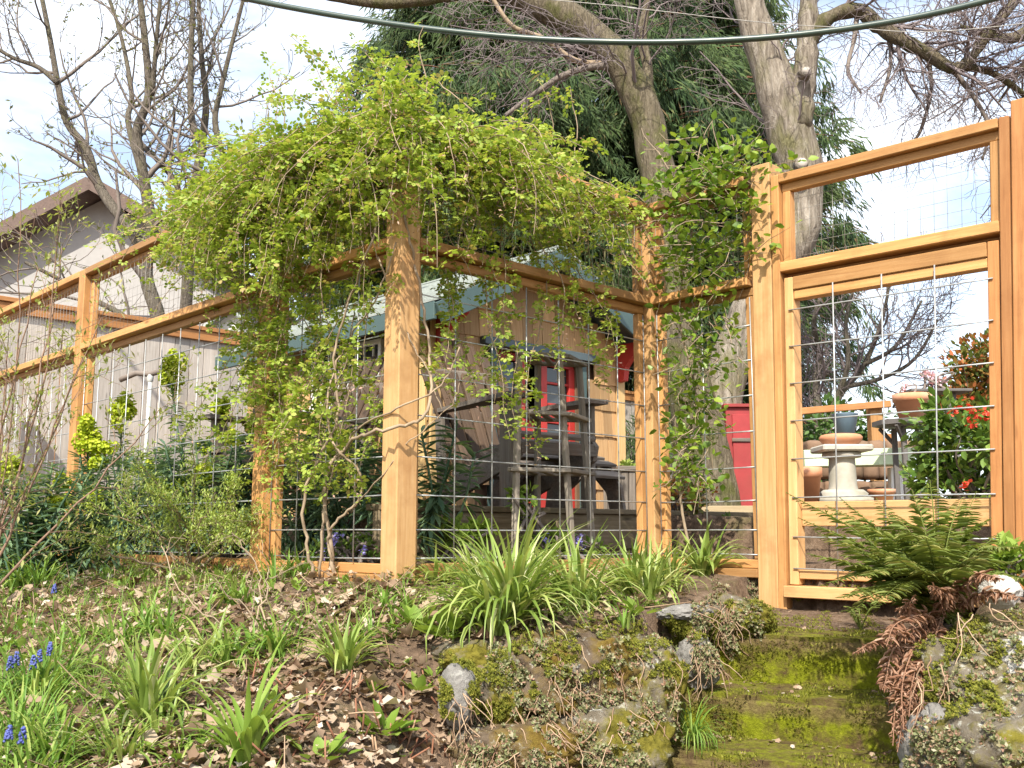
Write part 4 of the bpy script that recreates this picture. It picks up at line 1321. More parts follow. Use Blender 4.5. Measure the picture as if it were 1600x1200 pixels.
# small bare tree seen through the gate
rg = random.Random(13)
D3 = 11.0; K = D3 / 1560
st_ = at(1282, 760, D3); st_.z = -.1
stree = thing('bare_tree', st_, 'small dark bare tree seen through the gate wires', 'tree')
mbT, mbW, bd = MB(), MB(), []
for pp_, a, b_ in (([(1282, 800), (1284, 690), (1275, 610), (1280, 560), (1272, 500), (1290, 440)], 9, 2.5), ([(1284, 690), (1310, 620), (1350, 570), (1378, 500), (1392, 430)], 7, 2), ([(1300, 640), (1325, 570), (1322, 500), (1340, 430)], 5, 2), ([(1320, 605), (1380, 590), (1430, 560), (1465, 500)], 4, 2), ([(1286, 680), (1255, 640), (1240, 560)], 4, 2), ([(1350, 570), (1400, 540), (1440, 470)], 4, 2)):
    path = smooth_path([at(u, v, D3 + rg.uniform(-.2, .2)) for u, v in pp_], 4)
    tube(mbT, path, np.linspace(a * K, b_ * K, len(path)), 7)
    sprout(mbW, path, a * K, b_ * K, rg, 3, 10, .95, .2, .9, .05, bd, 3, .0036, .2)
mbT.build('trunk', M['bark_left'], stree, True); mbW.build('crown', M['twig_purple'], stree)

# ------------------------------------------------------------------ the great conifer
cx = at(895, 600, 17.0)
con = thing('conifer_tree', (cx.x, cx.y, -.5), 'huge dark green drooping conifer rising behind the playhouse', 'tree')
mb = MB()
tube(mb, [Vector((cx.x, cx.y, -.6)), Vector((cx.x + .1, cx.y, 4)), Vector((cx.x, cx.y, 9)), Vector((cx.x, cx.y, 15))], [.55, .42, .3, .05], 14)
mb.build('trunk', M['con_bark'], con, True)
mbB = MB()
tufts_p, tufts_d, tufts_s = [], [], []
rgc = random.Random(3)
def crown_r(z): return 4.5 * min(1.0, .74 + .1 * z) * (1 - max(0, z - 6) / 14)
for i in range(680):
    z = 1.2 + 13.2 * rgc.random() ** 1.1
    if i % 10 < 7: z = 1.0 + 9.0 * rgc.random()
    a = rgc.uniform(0, 2 * math.pi)
    if rgc.random() < .5: a = rgc.uniform(math.pi * .95, math.pi * 2.05)        # the side towards the garden carries more
    rr_ = crown_r(z) * rgc.uniform(.72, 1.08)
    o = Vector((cx.x, cx.y, z + .25 * rr_ * .3))
    dirv = Vector((math.cos(a), math.sin(a), 0))
    pts = []
    for k in range(7):
        t = k / 6
        pts.append(o + dirv * rr_ * t + Vector((0, 0, .35 * math.sin(t * 2.2) - .75 * t * t)))
    tube(mbB, pts, np.linspace(.035, .008, 7), 4, False)
    for k in range(20):
        t = rgc.uniform(.28, 1.04) ** .8
        kk = min(5, int(t * 6)); p = pts[kk].lerp(pts[kk + 1], min(1, t * 6 - kk))
        sd = Vector((-dirv.y, dirv.x, 0)) * rgc.gauss(0, .34 * (1.25 - t))
        tufts_p.append(p + sd + Vector((0, 0, rgc.gauss(-.06, .1))))
        tufts_d.append((dirv * rgc.uniform(.3, 1.0) + sd.normalized() * .5 + Vector((0, 0, -rgc.uniform(.25, 1.1)))))
        tufts_s.append(rgc.uniform(.7, 1.35))
mbB.build('branches', M['con_bark'], con)
mb = MB()
TP = np.array([tuple(x) for x in tufts_p]); TD = np.array([tuple(x) for x in tufts_d]); TS = np.array(tufts_s)
for var in range(4):
    tv, tf = [], []
    rr_ = random.Random(50 + var)
    for k in range(36):
        a = Vector((rr_.uniform(-.08, .32), rr_.gauss(0, .08), rr_.gauss(0, .06)))
        d = Vector((1, rr_.gauss(0, .45), rr_.gauss(-.12, .3))).normalized() * rr_.uniform(.11, .26)
        w = Vector((-d.y, d.x, rr_.gauss(0, .1))).normalized() * .0075
        n0 = len(tv)
        tv += [tuple(a - w), tuple(a + d * .55 + w * .2 + Vector((0, 0, -.015))), tuple(a + w), tuple(a + d + Vector((0, 0, -.07)))]
        tf += [(n0, n0 + 3, n0 + 1), (n0 + 1, n0 + 3, n0 + 2)]
    sel = np.arange(len(TP)) % 4 == var
    Mx = basis_z(TD[sel]) @ roll_x(sel.sum(), rng.uniform(-.8, .8, sel.sum())) * TS[sel][:, None, None]
    mb.inst(tv, tf, Mx, TP[sel])
mb.build('crown', M['conifer'], con)

# far conifer tip behind the right gate post
fc = at(1620, 520, 24)
fcon = thing('conifer_tree', (fc.x, fc.y, -2), 'dark conifer whose branch tips show beside the right gate post', 'tree')
mb = MB(); tube(mb, [Vector((fc.x + .4, fc.y, -2)), Vector((fc.x + .4, fc.y, 9))], [.25, .03], 8); mb.build('trunk', M['con_bark'], fcon, True)
tp, td = [], []
for i in range(420):
    z = rgc.uniform(.2, 8.6); a = rgc.uniform(0, 6.28); q = 1.9 * (1 - z / 9.2) + .15
    if abs(z * 1.5 % 1 - .5) > .33: continue
    t = rgc.uniform(.2, 1)
    tp.append((fc.x + .4 + math.cos(a) * q * t, fc.y + math.sin(a) * q * t, z - .25 * t)); td.append((math.cos(a), math.sin(a), -.25))
mb = MB(); tp, td = np.array(tp), np.array(td)
mb.inst(tv, tf, basis_z(td) * 1.25, tp); mb.build('crown', M['conifer'], fcon)

# ------------------------------------------------------------------ akebia vine over the corner
LEAF5 = np.array([(0, 0, 0), (.35, -.27, .05), (.78, -.25, .03), (1, 0, -.02), (.78, .25, .03), (.35, .27, .05)])
def akebia_leaf():
    V, Fc = [], []
    for k in range(5):
        a = R(-100 + 50 * k)
        ca, sa = math.cos(a), math.sin(a)
        L = .36 if k in (0, 4) else .44
        for (x, y, z) in LEAF5:
            x, y = .16 + x * L, y * L * 1.2
            droop = -.22 * x * x - .04
            V.append((x * ca - y * sa + .02, x * sa + y * ca, z * .6 + droop))
        n0 = k * 6
        Fc += [(n0, n0 + 1, n0 + 5), (n0 + 1, n0 + 2, n0 + 4), (n0 + 1, n0 + 4, n0 + 5), (n0 + 2, n0 + 3, n0 + 4)]
    return np.array(V), np.array(Fc)
AKV, AKF = akebia_leaf()
rg = random.Random(77)
vb = hit(520, 900)
vine = thing('akebia_vine', vb, 'yellow green flowering vine heaped over the fence corner and hanging down', 'vine')
leaf_p, leaf_d, fl_p = [], [], []
mbS = MB()
def fence_pt(s):
    """s < 0 along the left run, s > 0 along the right run, measured from the corner"""
    return PC + LV * (-s) if s < 0 else PC + RV * s
def spray(p, d, L, drop, lf=.036, stem_r=.0016, leafy=1.0, draw=True):
    n = max(4, int(L / .05))
    pts = [Vector(p)]; d = Vector(d).normalized()
    for i in range(n):
        d = (d + Vector((rg.gauss(0, .16), rg.gauss(0, .16), rg.gauss(0, .13) - drop))).normalized()
        pts.append(pts[-1] + d * (L / n))
    if draw: tube(mbS, pts, np.linspace(stem_r * 2.0, stem_r * .8, len(pts)), 3, False)
    k = int(L / lf * leafy)
    for i in range(k):
        t = rg.random() * (len(pts) - 1); j = min(len(pts) - 2, int(t))
        q = pts[j].lerp(pts[j + 1], t - j)
        o = Vector((rg.gauss(0, 1), rg.gauss(0, 1), rg.gauss(.35, .6))).normalized() * rg.uniform(.012, .045)
        leaf_p.append(q + o); leaf_d.append(o)
        if rg.random() < .10: fl_p.append(q + Vector((rg.gauss(0, .02), rg.gauss(0, .02), -rg.uniform(.01, .06))))
    return pts
def lerp_tab(s, tab):
    return float(np.interp(s, [a for a, _ in tab], [b_ for _, b_ in tab]))
dens = [(-1.9, .0), (-1.75, .15), (-1.35, .5), (-.95, 1.0), (0, 1.0), (.25, .8), (.5, .5), (.95, .4), (1.1, .2), (1.18, 0)]
rise = [(-2.2, .0), (-1.5, .0), (-1.15, .16), (-.9, .26), (-.6, .14), (0, .08), (.45, .08), (1.0, .0), (1.5, 0)]
fall = [(-2.2, .18), (-1.6, .32), (-1.1, .56), (-.6, .62), (0, .55), (.5, .46), (1.0, .42), (1.4, .28)]
cnt = 0
while cnt < 600:
    s = rg.uniform(-1.9, 1.3)
    if rg.random() > lerp_tab(s, dens): continue
    cnt += 1
    p = fence_pt(s)
    out = OUT_L if s < 0 else OUT_R
    if abs(s) < .15: out = (OUT_L + OUT_R).normalized()
    h = lerp_tab(s, rise)
    q = up(p, ZT - .04 - .18 * rg.random() ** 2 + rg.uniform(-.2, 1.0) * h) + out * rg.gauss(.03, .10)
    along = (LV if s < 0 else RV) * rg.gauss(0, .7)
    d = out * rg.gauss(.35, .7) + along + Vector((0, 0, rg.uniform(-.5, .55)))
    spray(q, d, lerp_tab(s, fall) * rg.uniform(.45, 1.2), .19, .0195)
# long hanging tendrils down the bays
for (s, z0, L, lf) in [(-.98, 1.35, .85, 1.1), (-.85, 1.2, .9, 1.0), (-.75, 1.1, .95, .9), (-.62, 1.2, 1.0, .9), (-.5, 1.0, .85, .9), (-.4, 1.1, 1.0, .8), (-.28, 1.1, .95, .8), (-.15, 1.2, .8, .8), (-.9, .9, .6, .8), (-.55, .8, .7, .9), (-.32, .85, .75, .8), (-.7, .7, .6, .8), (-.45, .6, .55, .9), (-.25, .62, .5, .8), (-.6, .5, .4, .8),
                       (-.82, .55, .4, .9), (-.38, .45, .4, .8), (-.68, .38, .3, .7),
                       (-1.15, 1.3, .55, 1), (-1.35, 1.35, .45, 1), (-1.55, 1.4, .35, .9),
                       (.12, 1.2, .6, .9), (.2, 1.0, .5, 1.0), (.3, 1.2, .75, .9), (.38, 1.0, .7, .7), (.46, 1.1, .55, .7), (.55, 1.05, .65, .8), (.66, 1.2, .62, .8), (.75, 1.1, .7, .8), (.85, 1.15, .45, .9), (.95, 1.2, .5, .9), (1.08, 1.2, .62, .9),  (.5, .75, .4, .6), (.62, .62, .35, .6), (.9, 1.05, .3, .8)]:
    p = fence_pt(s); out = OUT_L if s < 0 else OUT_R
    spray(up(p, z0) + out * rg.uniform(-.03, .09), out * .15 + Vector((rg.gauss(0, .15), 0, -1)), L, .12, .009, .0016, lf)
# fine curtain of shoots left of the corner post
for _ in range(34):
    s = -rg.uniform(.05, 1.0); z0 = rg.uniform(.45, 1.15)
    spray(up(fence_pt(s), z0) + OUT_L * rg.uniform(-.03, .1), OUT_L * .2 + LV * rg.gauss(0, .6) + Vector((0, 0, -.8)), rg.uniform(.2, .5), .10, .013, .0013)
# shoots standing up against the sky
for s in (-1.12, -1.02, -.95, -.88, .8, .95, -.3, .1, .35):
    p = fence_pt(s)
    spray(up(p, ZT + .1 + lerp_tab(s, rise) * .6), Vector((rg.gauss(0, .2), 0, 1)), rg.uniform(.2, .42), .03, .03)
# old twisted stems rising from the ground
mbO = MB()
Ds = 3.83
for pp_, r_ in (([(522, 912), (517, 850), (508, 790), (512, 735), (545, 692), (590, 672), (640, 662), (668, 640), (672, 560), (660, 470), (640, 380), (628, 300)], .0085),
                ([(492, 905), (478, 840), (476, 770), (500, 715), (528, 650), (522, 560), (545, 470), (580, 380), (600, 300)], .007),
                ([(532, 915), (512, 850), (525, 815), (560, 780), (563, 740), (535, 712), (516, 680), (512, 620), (540, 540), (585, 470), (620, 380)], .006),
                ([(500, 908), (506, 800), (520, 740), (560, 670), (620, 640), (690, 600), (720, 540)], .0055),
                ([(548, 800), (600, 740), (640, 690), (700, 640), (720, 600)], .003),
                ([(590, 400), (620, 490), (640, 530), (668, 580), (690, 640)], .004)):
    path = smooth_path([at(u, v, Ds - .02 * i % .15 - (.22 if u > 570 else 0)) for i, (u, v) in enumerate(pp_)], 6)
    path = [p + Vector((rg.gauss(0, .003), rg.gauss(0, .01), rg.gauss(0, .003))) for p in path]
    tube(mbO, path, np.linspace(r_ * .95, r_ * .5, len(path)), 8)
mbO.build('stem', M['vine_stem'], vine, True)
mbS.build('tendril', M['vine_stem'], vine)
mb = MB()
P_ = np.array([tuple(x) for x in leaf_p]); D_ = np.array([tuple(x) for x in leaf_d])
D_[:, 2] *= .4
k = len(P_)
Mx = basis_z(D_ + rng.normal(0, .01, D_.shape)) @ roll_x(k, rng.normal(0, .5, k)) * (.030 + .034 * rng.random(k) ** 1.5)[:, None, None]
mb.inst(AKV, AKF, Mx, P_)
mb.build('foliage', M['akebia'], vine)
mb = MB(); Fp = np.array([tuple(x) for x in fl_p])
Fp = np.repeat(Fp, 4, 0) + rng.normal(0, .012, (len(Fp) * 4, 3))
mb.inst(LEAF2, LEAF2F, rand_rot(len(Fp), 1.2) * rng.uniform(.012, .02, len(Fp))[:, None, None], Fp)
mb.build('flowers', M['akebia_flower'], vine)

# ------------------------------------------------------------------ honeysuckle on the narrow bay
rg = random.Random(31)
hb = up((PD + PE) / 2, -.15)
hv = thing('honeysuckle_vine', hb, 'glossy green vine climbing the narrow bay beside the gate post', 'vine')
leaf_p, leaf_d = [], []
mbS2 = MB(); mbS_keep = mbS; mbS = mbS2; fl_p = []
for i in range(165):
    s = rg.uniform(.19, .60); z = ZT + rg.uniform(-.40, .12) if rg.random() < .8 else ZT + rg.uniform(0, .2)
    p = PD - LV * s
    spray(up(p, z) + OUT_L * rg.gauss(.03, .07), OUT_L * rg.gauss(.2, .5) + LV * rg.gauss(0, .8) + Vector((0, 0, rg.uniform(-.5, .5))), rg.uniform(.12, .3), .08, .019, .0014)
for z in np.arange(.22, 1.2, .028):
    w = .03 + .10 * max(0, (z - .2)) ** .8
    for _ in range(4):
        p = PD - LV * (.25 + .12 * (z - .3) + rg.gauss(0, w))
        spray(up(p, z) + OUT_L * rg.gauss(.03, .035), Vector((rg.gauss(0, .6), rg.gauss(0, .3), -.6)), rg.uniform(.08, .16), .05, .017, .0014)
for (s, L) in ((.16, .35), (.30, .28), (.44, .25), (.5, .2)):
    spray(up(PD - LV * s, ZT + .1), Vector((rg.gauss(-.2, .3), 0, 1)), L, .0, .045, .0018)
path = smooth_path([up(PD - LV * .22, -.16), up(PD - LV * .18, .2) + OUT_L * .03, up(PD - LV * .24, .6) - OUT_L * .02, up(PD - LV * .2, 1.0) + OUT_L * .03, up(PD - LV * .3, 1.5)], 6)
tube(mbS, path, np.linspace(.007, .004, len(path)), 6)
mbS.build('stem', M['vine_stem'], hv, True)
mb = MB(); P_ = np.array([tuple(x) for x in leaf_p]); D_ = np.array([tuple(x) for x in leaf_d]); k = len(P_)
OV = LEAF4 * np.array((1, 1.35, 1))
mb.inst(OV, LEAF4F, basis_z(D_) @ roll_x(k, rng.normal(0, .7, k)) * rng.uniform(.026, .05, k)[:, None, None], P_)
mb.build('foliage', M['honey'], hv, True)
mbS = mbS_keep

# ------------------------------------------------------------------ euphorbias
def euphorbia(base, heads, label, seed, extra=3, leafL=.075, dens=1.0):
    """heads: list of (top point, head width, head height); extra: leafy shoots without flower"""
    rg = random.Random(seed)
    t = thing('euphorbia', base, label, 'plant', 'euphorbias with lime flower heads')
    mbS, lp, ld, ls = MB(), [], [], []
    def shoot(top, bare):
        foot = Vector(base) + Vector((rg.gauss(0, .06), rg.gauss(0, .06), 0))
        mid = foot.lerp(top, .5) + Vector((rg.gauss(0, .04), rg.gauss(0, .04), -.03))
        path = smooth_path([foot, mid, top], 6)
        tube(mbS, path, np.linspace(.008, .005, len(path)), 5, False)
        L = (top - foot).length
        n = int(L / .008 * dens)
        for i in range(n):
            u_ = bare + (1 - bare) * rg.random() ** .75
            k = min(len(path) - 2, int(u_ * (len(path) - 1)))
            p = path[k].lerp(path[k + 1], u_ * (len(path) - 1) - k)
            a = i * 2.4 + rg.random()
            lp.append(p); ld.append((math.cos(a), math.sin(a), rg.uniform(-.35, .25) + (u_ - .75) * 1.6)); ls.append(leafL * rg.uniform(.65, 1.2))
    for (top, w, h) in heads:
        shoot(top, .12)
    for i in range(extra):
        shoot(Vector(base) + Vector((rg.gauss(0, .17), rg.gauss(0, .13), rg.uniform(.25, .6))), .1)
    mbS.build('stem', M['euph_leaf'], t, True)
    mb = MB(); lp, ld, ls = np.array([tuple(x) for x in lp]), np.array(ld), np.array(ls)
    mb.inst(LEAF4 * np.array((1, .42, 1)), LEAF4F, basis_z(ld) * ls[:, None, None], lp)
    mb.build('foliage', M['euph_leaf'], t)
    for (top, w, h) in heads:
        mb = MB(); k = int(300 * (w * h / .012) ** .6)
        d = rng.normal(0, 1, (k, 3)); d /= np.linalg.norm(d, axis=1)[:, None]
        nb_ = 9; sd_ = rng.normal(0, 1, (nb_, 3)); sd_ /= np.linalg.norm(sd_, axis=1)[:, None]
        cc_ = (sd_ * rng.uniform(.35, .75, nb_)[:, None])[rng.integers(0, nb_, k)]
        P_ = np.array(top) + np.array((0, 0, h * .25)) + (cc_ + d * (rng.uniform(.3, 1.0, k) ** .5 * .46)[:, None]) * np.array((w / 2, w / 2, h / 2))
        nrm = d + np.array((0, 0, .5)) + rng.normal(0, .3, d.shape)
        X = basis_z(nrm)
        Mx = np.stack([X[:, :, 1], X[:, :, 2], X[:, :, 0]], -1)
        cup = np.array([(0, 0, -.3)] + [(math.cos(R(60 * i)) * .55, math.sin(R(60 * i)) * .5, .1) for i in range(6)])
        mb.inst(cup, [(0, 1 + i, 1 + (i + 1) % 6) for i in range(6)], Mx * rng.uniform(.014, .022, k)[:, None, None], P_)
        mb.build('flower_head', M['euph_flower'], t)
    return t
def eh(u, v, d, w, h): return (at(u, v + h * .2, d), 1.2 * w * d / 1560, 1.25 * h * d / 1560)
def gp_(u, v, d, z): p = at(u, v, d); p.z = z; return p
euphorbia(gp_(285, 800, 6.0, -.08), [eh(268, 588, 6.0, 40, 66)], 'tallest euphorbia with a single lime head before the grey boards', 1, 8)
euphorbia(gp_(330, 820, 5.6, -.1), [eh(342, 695, 5.6, 76, 42), eh(342, 640, 5.8, 34, 34), eh(395, 668, 5.6, 26, 40)], 'broad euphorbia with flat lime heads left of the second post', 2, 14)
euphorbia(gp_(190, 800, 5.9, -.1), [eh(190, 650, 5.9, 44, 58)], 'euphorbia with one upright lime head right of the leftmost post', 3, 9)
euphorbia(gp_(150, 820, 5.5, -.1), [eh(136, 680, 5.45, 42, 50), eh(150, 712, 5.4, 54, 40), eh(140, 780, 5.3, 34, 34)], 'euphorbia with stacked lime heads close behind the leftmost post', 4, 12)
euphorbia(gp_(60, 850, 5.0, -.2), [eh(92, 785, 5.0, 30, 32), eh(96, 755, 5.1, 28, 30), eh(15, 738, 5.1, 36, 50)], 'dark euphorbia outside the fence with small lime heads at far left', 5, 12, .085)
euphorbia(gp_(120, 885, 4.9, -.22), [eh(42, 832, 4.8, 26, 26)], 'low blue green euphorbia at the foot of the leftmost post', 6, 12, .09)
euphorbia(gp_(300, 850, 5.0, -.12), [eh(318, 742, 5.0, 34, 30), eh(285, 765, 5.1, 30, 28)], 'dense euphorbia low in the middle of the long left bay', 13, 16, .09)
euphorbia(gp_(210, 840, 5.6, -.12), [eh(232, 740, 5.6, 30, 34)], 'euphorbia with a small head below the white pipe', 14, 14, .085)
euphorbia(gp_(20, 890, 4.7, -.25), [], 'dark blue green leafy shoots at the left edge below the fence', 7, 10, .09)
euphorbia(gp_(545, 820, 4.55, -.1), [], 'dark euphorbia shoots behind the wire between second and corner posts', 8, 14, .085)
euphorbia(gp_(478, 830, 4.75, -.1), [], 'blue green leafy shoots behind the second post', 9, 10, .085)
euphorbia(gp_(665, 830, 4.25, -.1), [], 'long leaved euphorbia shoots right of the corner post', 10, 12, .1)
euphorbia(gp_(380, 840, 5.1, -.1), [], 'leafy green shoots behind the wire left of the second post', 11, 12, .085)
euphorbia(gp_(240, 850, 5.3, -.12), [eh(255, 760, 5.4, 30, 24)], 'leafy euphorbia with one small head low behind the wire', 12, 9, .085)

# ------------------------------------------------------------------ shrubs in front of the left run
def twiggy(base, targets, label, seed, leaf_m, stem_m, name='shrub', r0=.008, twl=.35, cnt=7, leaf=(.014, .03), per=10, grav=.02, minr=.0011, tuft=None):
    rg = random.Random(seed)
    t = thing(name, base, label, 'shrub')
    mbS, lp = MB(), []
    ends = []
    for tg in targets:
        foot = Vector(base) + Vector((rg.gauss(0, .03), rg.gauss(0, .03), 0))
        mid = foot.lerp(tg, .5) + Vector((rg.gauss(0, .06), rg.gauss(0, .05), rg.uniform(-.02, .06)))
        path = smooth_path([foot, mid, tg], 6)
        path = [p + Vector((rg.gauss(0, .006), rg.gauss(0, .006), rg.gauss(0, .006))) for p in path]
        rr_ = r0 * rg.uniform(.6, 1.1)
        tube(mbS, path, np.linspace(rr_, minr * 1.6, len(path)), 5, False)
        bds = []
        sprout(mbS, path, rr_, minr * 2, rg, 2, cnt, twl, .16, .8, grav, bds, 3, minr, .2)
        for b_ in bds + path[len(path) // 2:]:
            for _ in range(per):
                if rg.random() < .55: lp.append(b_ + Vector((rg.gauss(0, .018), rg.gauss(0, .018), rg.gauss(0.005, .018))))
    mbS.build('stem', stem_m, t)
    P_ = np.array([tuple(x) for x in lp]); k = len(P_)
    mb = MB()
    Mx = basis_z(rng.normal(0, 1, (k, 3)) * np.array((1, 1, .6)) + np.array((0, 0, .7))) * rng.uniform(leaf[0], leaf[1], k)[:, None, None]
    mb.inst(LEAF2 * np.array((1, .8, 1)), LEAF2F, Mx, P_)
    mb.build('foliage', leaf_m, t)
    return t
twiggy(gp_(-60, 930, 4.0, -.38), [at(95, 300, 4.0), at(30, 250, 3.9), at(170, 470, 4.1), at(60, 420, 3.9), at(-20, 330, 3.9), at(130, 560, 3.9), at(250, 640, 4.0), at(10, 560, 3.8), at(100, 380, 4.2)],
       'tall slender shrub with reddish stems and young leaves at the left edge', 41, M['bud'], M['twig_red'], r0=.007, twl=.45, cnt=6, leaf=(.02, .042), per=7, grav=.05)
twiggy(hit(292, 895), [at(150, 800, 4.2), at(215, 720, 4.3), at(300, 690, 4.2), at(355, 760, 4.1), at(405, 800, 4.0), at(330, 800, 4.0), at(250, 780, 4.2), at(180, 760, 4.4), at(385, 845, 3.9), at(120, 840, 4.3)],
       'low spreading shrub with pale bare branches and feathery green leaves before the fence', 43, M['shrub'], M['vine_stem'], r0=.008, twl=.16, cnt=7, leaf=(.012, .027), per=15, grav=.03)
twiggy(hit(395, 1010), [at(330, 900, 3.2), at(250, 850, 3.3), at(420, 880, 3.2), at(360, 830, 3.3), at(440, 940, 3.1)],
       'thin dry branching stems standing on the leafy slope', 45, M['shrub'], M['vine_stem'], r0=.0035, twl=.16, cnt=4, leaf=(.008, .016), per=3)
# dry climbing rose like stems behind wires left
# ------------------------------------------------------------------ shrubs beyond the gate
def leafy_bush(name, centre, size, n, leaf_m, label, seed, leafsz=(.04, .08), cat='shrub', flowers=None, fl_n=0, fl_size=.03, base_z=None, clumps=26):
    rg = random.Random(seed); rs = np.random.default_rng(seed)
    bz = base_z if base_z is not None else centre.z - size[2]
    t = thing(name, (centre.x, centre.y, bz), label, cat)
    mbS = MB(); cl = []
    for i in range(clumps):
        d = Vector((rg.gauss(0, 1), rg.gauss(0, 1), rg.gauss(0, 1))).normalized() * rg.uniform(.45, 1.0)
        c = centre + Vector((d.x * size[0], d.y * size[1], d.z * size[2]))
        cl.append(c)
        path = smooth_path([Vector((centre.x + rg.gauss(0, .05), centre.y + rg.gauss(0, .05), bz)), Vector((centre.x, centre.y, bz)).lerp(c, .55) + Vector((rg.gauss(0, .05), rg.gauss(0, .05), .05)), c], 4)
        tube(mbS, path, np.linspace(.010, .003, len(path)), 4, False)
    mbS.build('stem', M['twig'], t)
    C = np.array([tuple(c) for c in cl])[rs.integers(0, clumps, n)]
    off = rs.normal(0, 1, (n, 3)); off /= np.linalg.norm(off, axis=1)[:, None]
    P_ = C + off * (rs.random(n) ** .5)[:, None] * np.array(size) * .38
    mb = MB()
    mb.inst(LEAF4 * np.array((1, 1.1, 1)), LEAF4F, basis_z(off + rs.normal(0, .4, off.shape) + np.array((0, 0, .15))) @ roll_x(n, rs.normal(0, .6, n)) * rs.uniform(*leafsz, n)[:, None, None], P_)
    mb.build('foliage', leaf_m, t)
    if flowers:
        fp = []
        for i in range(fl_n):
            c = centre + Vector((rg.uniform(-.8, .7) * size[0], -size[1] * rg.uniform(.85, 1.05), rg.uniform(-.75, .7) * size[2]))
            mb = MB()
            q = np.array(c) + rs.normal(0, fl_size * .5, (16, 3))
            mb.inst(LEAF4 * np.array((1, 1.9, 1)), LEAF4F, rand_rot(16, .9, rs) * rs.uniform(fl_size * .6, fl_size, 16)[:, None, None], q)
            mb.build('flower', flowers, t)
    return t
qb = at(1518, 705, 5.0)
leafy_bush('quince_shrub', qb, (.27, .3, .27), 2600, M['evergreen'], 'glossy green shrub with red blossoms beyond the gate on the right', 61, (.035, .065), flowers=M['red_flower'], fl_n=9, fl_size=.03, base_z=.05)
leafy_bush('quince_shrub', at(1560, 840, 4.6), (.26, .3, .16), 1500, M['evergreen'], 'low dark green foliage behind the gate foot at right', 63, (.035, .065), base_z=-.15)
leafy_bush('red_tipped_shrub', at(1560, 600, 8.0), (.5, .55, .42), 4200, M['red_leaf'], 'red tipped evergreen shrub rising behind the green one', 62, (.04, .075), base_z=.0)
leafy_bush('hedge', at(1300, 690, 10.0), (.7, .5, .42), 1800, M['hedge'], 'green hedge far behind the pedestal through the gate', 64, (.06, .1), base_z=-.1)
leafy_bush('bed_shrub', at(1075, 775, 5.6), (.16, .18, .16), 900, M['red_leaf'], 'small yellow green and bronze shrub at the foot of the maple trunk', 65, (.02, .042), base_z=-.02)
leafy_bush('bed_shrub', at(1135, 845, 5.2), (.14, .16, .12), 700, M['hedge'], 'dark green low shrub behind the narrow bay wires', 66, (.025, .05), base_z=-.12)
leafy_bush('bed_plant', at(815, 790, 4.35), (.05, .05, .09), 120, M['broad'], 'fresh green sprig growing before the footstool', 67, (.03, .055), base_z=.0, clumps=8)
leafy_bush('bed_plant', at(730, 835, 4.25), (.14, .08, .06), 300, M['broad'], 'leafy green plants along the timber edging right of the corner post', 68, (.03, .055), base_z=-.12, clumps=12)
leafy_bush('bed_plant', at(865, 850, 4.5), (.09, .08, .06), 200, M['broad'], 'green leaves low behind the wire below the plant stand', 69, (.03, .05), base_z=-.12, clumps=10)
leafy_bush('bed_plant', at(985, 735, 6.0), (.06, .06, .045), 160, M['shrub'], 'small yellow green plant in a box beside the playhouse corner', 70, (.02, .04), base_z=.1, clumps=8)
leafy_bush('potted_flowers', at(1458, 596, 6.2), (.10, .08, .06), 130, M['pink_flower'], 'pale pink flowers on the shelf behind the clay pot', 71, (.02, .035), cat='flowers', base_z=at(1455, 612, 6.2).z + .01, clumps=8)
leafy_bush('potted_flowers', at(1412, 606, 5.95), (.035, .03, .03), 40, M['pink_flower'], 'few pink flowers rising from the clay pot', 72, (.014, .024), cat='flowers', base_z=at(1422, 660, 5.9).z + .10, clumps=4)
leafy_bush('bank_plant', at(1590, 880, 3.25), (.10, .14, .06), 200, M['broad'], 'bright green leaves at the foot of the right gate post', 73, (.035, .07), base_z=-.3, clumps=10)
# planter box by the playhouse corner
pb_ = at(985, 790, 6.0)
pbx = thing('planter_box', (pb_.x, pb_.y, .07), 'grey slatted planter box at the right corner of the playhouse', 'planter')
for i in range(7):
    for sd in (-.11, .11):
        beam('slat', pb_ + Vector((-.13 + i * .043, sd, 0)) * 1 + Vector((0, 0, .08 - pb_.z)), pb_ + Vector((-.13 + i * .043, sd, 0)) + Vector((0, 0, .36 - pb_.z)), .04, .014, M['grey_chair'], pbx, up=(0, 1, 0))
beam('rim', Vector((pb_.x - .16, pb_.y - .12, .37)), Vector((pb_.x + .16, pb_.y - .12, .37)), .03, .025, M['grey_chair'], pbx)
beam('rim', Vector((pb_.x - .16, pb_.y + .12, .37)), Vector((pb_.x + .16, pb_.y + .12, .37)), .03, .025, M['grey_chair'], pbx)
beam('soil', Vector((pb_.x - .14, pb_.y, .33)), Vector((pb_.x + .14, pb_.y, .33)), .2, .03, M['soil'], pbx)

